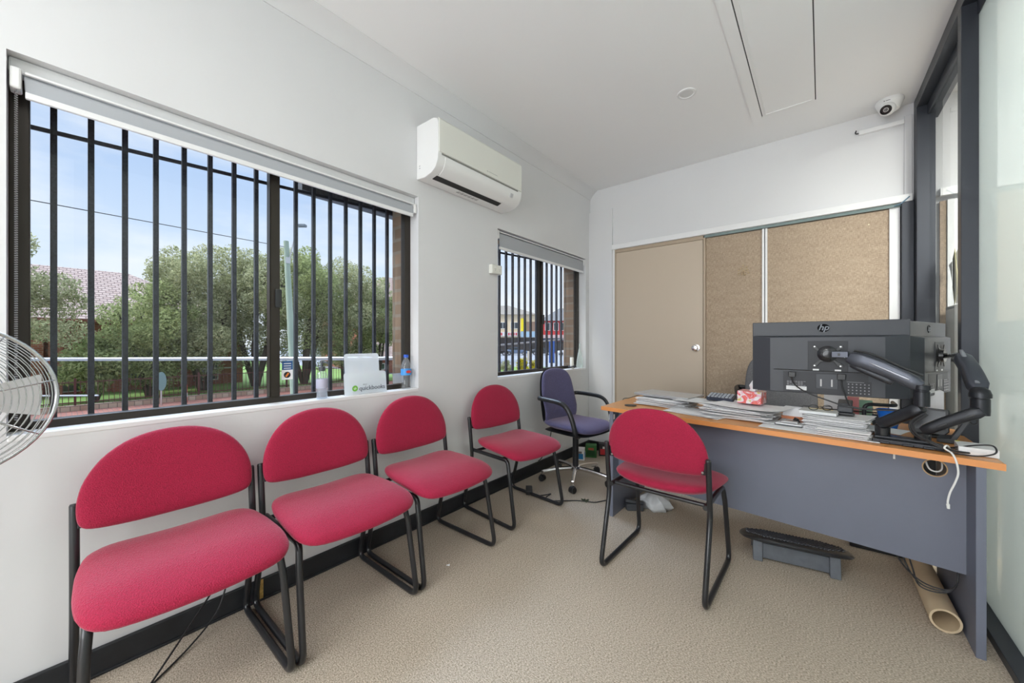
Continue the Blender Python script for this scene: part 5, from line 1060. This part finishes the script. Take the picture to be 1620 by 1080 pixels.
# ------------------------------------------------------------------ outside: the street, seen through the windows
G = -1.3
FWD = Vector((-sin(radians(39.47)), cos(radians(39.47)), 0)); RGT = Vector((cos(radians(39.47)), sin(radians(39.47)), 0))
ASPH = mat('asphalt', srgb(136, 138, 142), 0.9, noise=0.06, nscale=3)
GRASS = mat('lawn_grass', srgb(112, 142, 66), 0.95, noise=0.25, nscale=4)
PAVE = brick_mat('red_paving', srgb(150, 96, 84), srgb(168, 112, 96), srgb(120, 96, 90), 0.23, 0.12, 0.01, 'XY')
REDB = brick_mat('red_brick', srgb(170, 92, 70), srgb(140, 70, 54), srgb(160, 140, 124), 0.24, 0.086, 0.010, 'YZ')
REDBX = brick_mat('red_brick_side', srgb(160, 86, 66), srgb(136, 68, 54), srgb(160, 140, 124), 0.24, 0.086, 0.010, 'XZ')
TILE = brick_mat('pink_roof_tile', srgb(186, 164, 152), srgb(170, 146, 134), srgb(112, 90, 82), 0.26, 0.125, 0.022, 'YZ')
b = MB(); b.bb(-160, 60, -60, 160, G-0.2, G); struct('street_ground', 'grey asphalt street outside the office', 'street', b, ASPH, smooth=False)
b = MB(); b.bb(-60, -21.0, -30, 16, G+0.001, G+0.05); struct('lawn', 'green lawn behind the street fence', 'lawn', b, GRASS, smooth=False)
b = MB(); b.bb(-20.9, -17.5, -20, 14, G+0.001, G+0.03); struct('footpath', 'red brick footpath along the street fence', 'path', b, PAVE, smooth=False)
b = MB(); c_ = FWD*32+RGT*2.0; b.box((c_.x, c_.y, G+0.02), (18, 9, 0.036), rz=radians(35)); struct('verge', 'grass verge beyond the corner window', 'verge', b, GRASS, smooth=False)
# fence
t = thing('street_fence', 'low dark metal fence of upright bars on a pale brick kerb across the street', 'fence', (-20.6, -3, G))
b = MB(); b.bb(-0.12, 0.12, 0, 14, 0.03, 0.22); b.build('brick_kerb', brick_mat('kerb_brick', srgb(196, 178, 158), srgb(170, 140, 120), srgb(120, 108, 98), .23, .2, .012, 'YZ'), t, smooth=False)
b = MB()
for z in (0.30, 1.02): b.bb(-0.015, 0.015, 0, 14, z, z+0.035)
b.build('fence_rail', mat('fence_paint', srgb(84, 44, 40), .6), t, smooth=False)
b = MB(); b.bb(-0.009, 0.009, 0, 0.018, 0.24, 1.10); fb0 = b.build('upright_bar', MC['fence_paint'], t, smooth=False); fb0.location = (0, 0.07, 0)
for k in range(1, 99): q5 = fb0.copy(); C.objects.link(q5); q5.parent = t; q5.location = (0, 0.07+0.14*k, 0)
for k in range(5):
    b = MB(); b.bb(-0.03, 0.03, 3.45*k-0.03, 3.45*k+0.03, 0.0, 1.18); b.build('fence_post', MC['fence_paint'], t, smooth=False)
# houses
GLASSD = mat('dark_window_glass', srgb(62, 70, 76), 0.1)
def house(label, x0, x1, y0, y1, eave, ridge, over=0.5, wins=()):
    t = thing('brick_house', label, 'house', (0, 0, 0))
    b = MB(); b.bb(x0, x1, y0, y1, G, eave); b.build('wall', REDB, t, smooth=False)
    b = MB(); ov = over; a0, a1, c0, c1 = x0-ov, x1+ov, y0-ov, y1+ov; xm = (a0+a1)/2; hip = min((a1-a0)/2, (c1-c0)/2-0.1)
    V = [(a0, c0, eave), (a1, c0, eave), (a1, c1, eave), (a0, c1, eave), (xm, c0+hip, ridge), (xm, c1-hip, ridge)]
    b.add(V, [(1, 2, 5, 4), (3, 0, 4, 5), (0, 1, 4), (2, 3, 5), (0, 3, 2, 1)]); b.build('roof', TILE, t, smooth=False)
    b = MB(); b.bb(a0, a1, c0, c1, eave-0.12, eave-0.01); b.build('gutter', mat('gutter_paint', srgb(150, 90, 76), .6), t, smooth=False)
    for (ya, yb, za, zb) in wins:
        b = MB(); b.bb(x1, x1+0.05, ya, yb, za, zb); w = b.build('window', PLASTIC, t, smooth=False)
        b = MB(); k = max(1, round((yb-ya)/0.7)); s_ = (yb-ya)/k
        for i in range(k): b.bb(x1+0.05, x1+0.06, ya+i*s_+0.05, ya+(i+1)*s_-0.05, za+0.05, zb-0.05)
        b.build('window_glass', GLASSD, w, smooth=False)
    return t
h1 = house('red brick house with pink tiled roof behind the trees on the left', -36, -27, -14, 7.2, 2.25, 5.2, 0.6, [(-1.6, -0.9, -1.0, 0.3), (0.1, 1.5, -1.15, 0.5), (2.4, 4.0, -0.9, 0.4), (4.9, 6.0, -1.0, 0.5)])
for y in (-0.55, 0.0, 1.95, 4.5):
    b = MB(); b.bb(-26.9, -26.45, y-0.2, y+0.22, G, 2.1); b.build('brick_pier', REDB, h1, smooth=False)
b = MB(); b.bb(-26.6, -26.55, 0.3, 6.5, -0.35, -0.28); b.bb(-26.6, -26.55, 2.0, 2.06, G, 0.6); b.build('porch_rail', PLASTIC, h1, smooth=False)
house('taller brick house with tiled roof at the right end of the trees', -40, -31, 17.5, 34, 4.6, 8.0, 0.6, [(19.5, 21.0, 1.6, 3.0)])
t = house('small brick outbuilding with low tiled roof beside the outer brick pier', -29.6, -26.6, 15.0, 23, -0.1, 1.25, 0.5, [(16.1, 16.5, -1.0, -0.5)])
# trees
def leaves(seed, blobs, nleaf, size):
    rs = np.random.RandomState(seed); B = np.array(blobs, float)
    w = B[:, 3]*B[:, 4]; pick = rs.choice(len(B), nleaf, p=w/w.sum())
    d_ = rs.normal(size=(nleaf, 3)); d_ /= np.linalg.norm(d_, axis=1, keepdims=True)
    rad = rs.uniform(0.45, 1.05, nleaf)**0.6
    P = B[pick, :3]+d_*rad[:, None]*B[pick][:, [3, 3, 4]]
    a = rs.normal(size=(nleaf, 3)); a /= np.linalg.norm(a, axis=1, keepdims=True)
    c_ = np.cross(a, rs.normal(size=(nleaf, 3))); c_ /= np.linalg.norm(c_, axis=1, keepdims=True)
    s_ = size*rs.uniform(0.6, 1.3, nleaf)[:, None]; a = a*s_; c_ = c_*s_*0.42
    V = np.stack([P-a, P+c_, P+a, P-c_], 1).reshape(-1, 3)
    me = bpy.data.meshes.new('foliage'); me.vertices.add(len(V)); me.vertices.foreach_set('co', V.ravel().astype(np.float32))
    me.loops.add(len(V)); me.loops.foreach_set('vertex_index', np.arange(len(V), dtype=np.int32)); me.polygons.add(nleaf)
    me.polygons.foreach_set('loop_start', np.arange(0, len(V), 4, dtype=np.int32)); me.update(calc_edges=True); me.validate(); return me
def crown(seed, rx, h, z0, nb=46):
    rs = np.random.RandomState(seed); out = []
    while len(out) < nb:
        p = rs.uniform(-1, 1, 3)
        if np.linalg.norm(p) > 1: continue
        sc = 1-0.35*max(0, p[2]); r = rs.uniform(0.26, 0.42)*rx*0.8; out.append((p[0]*rx*sc*0.88, p[1]*rx*sc*0.88, z0+h*(0.5+p[2]*0.40), r, r*0.85))
    return out
CM = {}
def tree(label, x, y, rx, top, z0, seed, lm, nleaf=15000, size=0.085, group=None, name='tree'):
    t = thing(name, label, 'tree', (x, y, G), group=group); h = top-G-z0
    k = (seed, rx)
    me = leaves(seed, crown(seed, rx, h, z0), nleaf, size); me.materials.append(lm)
    o = bpy.data.objects.new('crown', me); C.objects.link(o); o.parent = t
    b = MB(); rnd = random.Random(seed); r0 = 0.045*rx+0.06
    for k in range(5):
        a = rnd.random()*6.28; e1 = (cos(a)*rx*0.25, sin(a)*rx*0.25, z0+h*0.30); e2 = (cos(a+.4)*rx*0.5, sin(a+.4)*rx*0.5, z0+h*0.66)
        pts = spline([(0.04*k, 0, 0), (cos(a)*0.12, sin(a)*0.12, z0*0.6+0.2), e1, e2], 5); b.tube(pts, [r0*(1-0.8*i/(len(pts)-1)) for i in range(len(pts))], 8)
    b.build('trunk', BARK, t); return t
TG = 'bushy trees behind the street fence'
tree('loose leafy tree at the left edge of the large window view', -23.0, -1.25, 2.2, 5.7, 0.6, 11, LEAF1, 20400, 0.065, group=TG)
tree('lower bushy tree in front of the tiled roof', -23.2, 2.7, 2.1, 4.5, 0.2, 12, LEAF2, 25500, 0.065, group=TG)
tree('tall grey green tree left of the window mullion', -24.0, 4.7, 2.7, 7.3, 0.1, 13, LEAF1, 37400, 0.068, group=TG)
tree('tallest bushy tree directly behind the window mullion', -24.0, 7.0, 3.0, 7.9, 0.1, 14, LEAF1, 40800, 0.068, group=TG)
tree('broad tree just right of the leaning street pole', -23.5, 9.3, 2.9, 7.6, 0.1, 15, LEAF2, 37400, 0.068, group=TG)
tree('dark bushy tree behind the brochure holder', -23.5, 11.7, 2.9, 7.1, 0.0, 16, LEAF1, 37400, 0.068, group=TG)
tree('rightmost rounded tree next to the far tiled roof', -23.2, 13.9, 2.0, 5.8, 0.3, 17, LEAF2, 25500, 0.068, group=TG)
tree('small shrub low between the two left trees', -22.8, 1.0, 1.3, 1.5, 0.2, 18, LEAF2, 7000, 0.08, name='shrub')
# pole with lamp, wire
def out(px, Z, py):
    p = FWD*Z+RGT*((px-810)/595*Z); return Vector((p.x, p.y, 1.2-(py-540)/595*Z))
t = thing('street_pole', 'leaning pale timber power pole in front of the trees', 'pole', (-14.62, 5.48, G))
bs = Vector((-14.62, 5.48, G)); tp_ = Vector((-14.85, 5.27, 4.80))-bs
b = MB(); b.cyl((0, 0, 0), tp_, 0.125, 0.085, 16); b.build('timber', mat('pole_timber', srgb(164, 180, 162), .85, noise=.12, nscale=(8, 8, 1)), t)
b = MB(); b.tube([tp_*0.90+Vector((0.1, 0.05, 0)), tp_+Vector((0.28, 0.22, 0.30)), tp_+Vector((0.36, 0.28, 0.56))], 0.022, 8); b.build('lamp_bracket', STEEL, t)
b = MB(); b.box(tp_+Vector((0.42, 0.34, 0.56)), (0.34, 0.20, 0.09), rz=radians(40)); b.build('lamp_head', mat('lamp_grey', srgb(120, 130, 140), .4), t, bevel=0.02)
b = MB(); b.box(tp_*0.885+Vector((0.08, 0.0, 0)), (0.10, 0.14, 0.22)); b.build('bracket_plate', STEEL, t, bevel=0.01)
b = MB(); b.tube([bs+tp_*0.965, out(-400, 6.0, 234)], 0.012, 6); tag(b.build('overhead_wire', DARKC), 'thin black overhead wire crossing the sky from the street pole', 'wire')
# handrails on the ramp outside
RAIL = mat('galvanised_rail', srgb(190, 192, 198), 0.3, metal=0.6)
t = thing('ramp_handrail', 'galvanised handrail running diagonally just outside the large window', 'handrail', (0, 0, 0))
b = MB(); b.tube([(-2.50, 1.70, 1.070), (-3.6, 0.79, 1.066), (-5.4, -0.69, 1.060)], 0.0135, 12); b.build('top_rail', RAIL, t)
b = MB(); b.tube([(-4.3, 0.21, 0.785), (-5.4, -0.69, 0.775)], 0.006, 8); b.build('lower_rail', RAIL, t)
for x, y in ((-5.38, -0.67),):
    b = MB(); b.cyl((x, y, G), (x, y, 1.05), 0.02, n=12); b.build('rail_post', RAIL, t)
t = thing('ramp_handrail', 'galvanised handrail sloping up outside the corner window', 'handrail', (0, 0, 0))
b = MB(); b.tube([(-2.90, 2.0, 1.09), (-2.60, 5.3, 1.285)], 0.010, 12); b.build('top_rail', RAIL, t)
b = MB(); b.cyl((-2.60, 5.28, G), (-2.60, 5.28, 1.28), 0.019, n=12); b.build('rail_post', RAIL, t)
b = MB(); p = out(292, 15.2, 640); b.cyl((p.x, p.y, G+.03), (p.x, p.y, G+0.75), 0.09, n=14); t = b.build('bollard', mat('bollard_red', srgb(206, 84, 70), .5)); tag(t, 'small red and white bollard by the street fence', 'bollard')
b = MB(); b.cyl((p.x, p.y, G+.25), (p.x, p.y, G+0.42), 0.093, n=14); b.build('white_band', PLASTIC, t)
p = out(255, 14.4, 640); t = thing('street_sign', 'small oval street sign on a post by the fence', 'sign', (p.x, p.y, G+.03))
b = MB(); b.cyl((0, 0, 0), (0, 0, 1.3), 0.03, n=10); b.build('post', STEEL, t)
b = MB(); b.lathe([(0.001, 0), (0.18, 0), (0.18, 0.02), (0.001, 0.02)], 24, (0.04, 0, 0.95), Matrix.Rotation(radians(90), 3, 'Y') @ Matrix.Diagonal((2.0, 0.8, 1)).to_3x3()); b.build('plate', mat('sign_teal', srgb(120, 150, 150), .5), t)

# shops across the far street (seen through the corner window)
RZ = radians(39.47-2)
def shop(name, label, Z, px, **k):
    p = FWD*Z+RGT*((px-810)/595*Z); return thing(name, label, 'building', (p.x, p.y, G), RZ)
def sb(t, nm, x0, x1, z0, z1, m, y0=-0.1, y1=0.0): b = MB(); b.bb(x0, x1, y0, y1, z0, z1); return b.build(nm, m, t, smooth=False)
def swin(t, x0, x1, z0, z1):
    w = sb(t, 'window', x0, x1, z0, z1, PLASTIC, -0.16, -0.0)
    b = MB(); n_ = 2
    for i in range(n_): b.bb(x0+0.1+i*(x1-x0-0.1)/n_, x0+(i+1)*(x1-x0-0.1)/n_, -0.18, -0.16, z0+0.1, z1-0.1)
    b.build('window_glass', GLASSD, w, smooth=False)
t = shop('shop_building', 'cream two-storey shop building with low grey roof across the street', 80, 810)
sb(t, 'wall', -8, 5.2, 0, 8.2, mat('cream_render', srgb(226, 208, 178), .8), 0, 10)
b = MB(); b.add([(-8.5, -0.5, 8.2), (5.7, -0.5, 8.2), (5.7, 10.5, 8.2), (-8.5, 10.5, 8.2), (-5, 5, 10.6), (-1.0, 5, 10.6)], [(0, 1, 5, 4), (1, 2, 5), (2, 3, 4, 5), (3, 0, 4), (0, 3, 2, 1)]); b.build('roof', mat('roof_beige', srgb(128, 120, 108), .8), t, smooth=False)
swin(t, -2.6, -1.3, 5.2, 6.6); swin(t, -0.3, 1.4, 5.2, 6.6)
sb(t, 'yellow_panel', 1.9, 3.0, 4.7, 7.4, mat('bright_yellow', srgb(250, 226, 40), .5), -0.2); sb(t, 'brown_cladding', 3.1, 5.1, 4.7, 6.7, mat('brown_clad', srgb(150, 124, 108), .8), -0.1)
sb(t, 'sign_band', -4, 1.8, 3.6, 4.5, PLASTIC, -0.9, 0); sb(t, 'blue_awning', 1.9, 5.2, 3.4, 4.6, mat('awning_blue', srgb(170, 200, 222), .6), -1.2, 0)
sb(t, 'shop_front', -4, 5.0, 0.2, 3.3, mat('shop_dark', srgb(70, 66, 66), .3), -0.1)
b = MB()
for k in range(9):
    if k not in (3,): b.bb(-3.4+0.52*k, -3.05+0.52*k, -0.93, -0.9, 3.78, 4.34)
b.build('sign_letters', mat('sign_red', srgb(206, 90, 98), .5), t, smooth=False)
t = shop('shop_building', 'red painted two-storey shop with grey hipped roof across the street', 80, 880)
sb(t, 'wall', -3.2, 6.5, 0, 6.9, mat('red_paint', srgb(200, 60, 62), .6), 0, 10)
b = MB(); b.add([(-3.7, -0.5, 6.9), (7.0, -0.5, 6.9), (7.0, 10.5, 6.9), (-3.7, 10.5, 6.9), (1.2, 5, 10.0), (2.4, 5, 10.0)], [(0, 1, 5, 4), (1, 2, 5), (2, 3, 4, 5), (3, 0, 4), (0, 3, 2, 1)]); b.build('roof', mat('roof_grey', srgb(112, 112, 112), .8), t, smooth=False)
for x in (-2.4, -0.6, 1.1, 3.2): swin(t, x, x+1.1, 4.8, 6.5)
sb(t, 'sign_band', -3.2, 6.4, 3.2, 3.9, mat('sign_redwhite', srgb(226, 200, 200), .5), -0.9, 0); sb(t, 'awning', -3.2, 6.4, 2.6, 3.2, mat('awning_navy', srgb(60, 70, 88), .6), -1.6, 0)
sb(t, 'shop_front', -3.1, 6.3, 0.2, 2.5, MC['shop_dark'], -0.1)
def car(label, px, Z, col, rz=0.0, name='car'):
    p = FWD*Z+RGT*((px-810)/595*Z); t = thing(name, label, 'car', (p.x, p.y, G), RZ+rz, group='cars parked across the street')
    CP = mat('car_%s' % name+label[:6].replace(' ', '_'), col, 0.25, metal=0.2, coat=0.6)
    pr_ = [(-2.1, 0.35), (2.1, 0.30), (2.15, 0.62), (1.95, 0.80), (1.05, 0.92), (-1.75, 0.95), (-2.15, 0.80)]
    b = MB(); b.prism(pr_, -0.85, 0.85, M=Mx); b.build('body', CP, t, bevel=0.08, seg=3)
    b = MB(); b.prism([(-1.65, 0.93), (1.0, 0.91), (0.35, 1.38), (-0.95, 1.42)], -0.72, 0.72, M=Mx); b.build('windows', GLASSD, t, bevel=0.05)
    b = MB(); b.prism([(0.37, 1.37), (-0.97, 1.41), (-0.90, 1.46), (0.30, 1.43)], -0.70, 0.70, M=Mx); b.build('roof', CP, t)
    for x in (-1.3, 1.35):
        for s_ in (-1, 1): b = MB(); b.cyl((x, s_*0.70, 0.32), (x, s_*0.90, 0.32), 0.32, n=20); w = b.build('wheel', BLACKP, t); b = MB(); b.cyl((x, s_*0.90, 0.32), (x, s_*0.91, 0.32), 0.19, n=14); b.build('hubcap', STEEL, w)
car('blue grey parked car below the cream building', 817, 70, srgb(110, 128, 156))
car('dark grey parked car in front of the yellow panel', 857, 70, srgb(56, 60, 68))
car('white parked car near the outer brick pier', 899, 68, srgb(224, 226, 230), pi)
car('black parked car at the left edge of the corner window', 786, 68, srgb(30, 32, 36))
p = out(873, 44, 560); t = thing('pillar_sign', 'tall blue pillar sign at the far street corner', 'sign', (p.x, p.y, G), RZ); b = MB(); b.bb(-0.32, 0.32, -0.1, 0.1, 0, 2.7); b.build('blue_panel', mat('pillar_blue', srgb(46, 86, 160), .4), t, smooth=False)
b = MB(); b.bb(-0.16, -0.04, -0.05, 0.05, -0.0, 0.3); b.build('foot', STEEL, t, smooth=False)
p = out(837, 50, 560); b = MB(); b.box((0, 0, 0.6), (0.45, 0.35, 1.2)); o = b.build('utility_cabinet', mat('cabinet_cream', srgb(216, 206, 186), .6), smooth=False); o.location = (p.x, p.y, G); o.rotation_euler = (0, 0, RZ); tag(o, 'small cream utility cabinet at the kerb of the far street', 'cabinet')
for k, (px, Z, r, top, lm, lab) in enumerate(((828, 27, 0.62, 0.05, LEAFY, 'yellow flowering bush below the cream building'), (846, 28, 0.5, -0.15, LEAFY, 'second smaller yellow bush to the right'), (801, 26, 0.5, -0.1, LEAF1, 'pale green bush at the left of the corner window view'))):
    p = out(px, Z, 560); tree(lab, p.x, p.y, r, top+.1, 0.1, 30+k, lm, 2600, 0.05, name='bush')
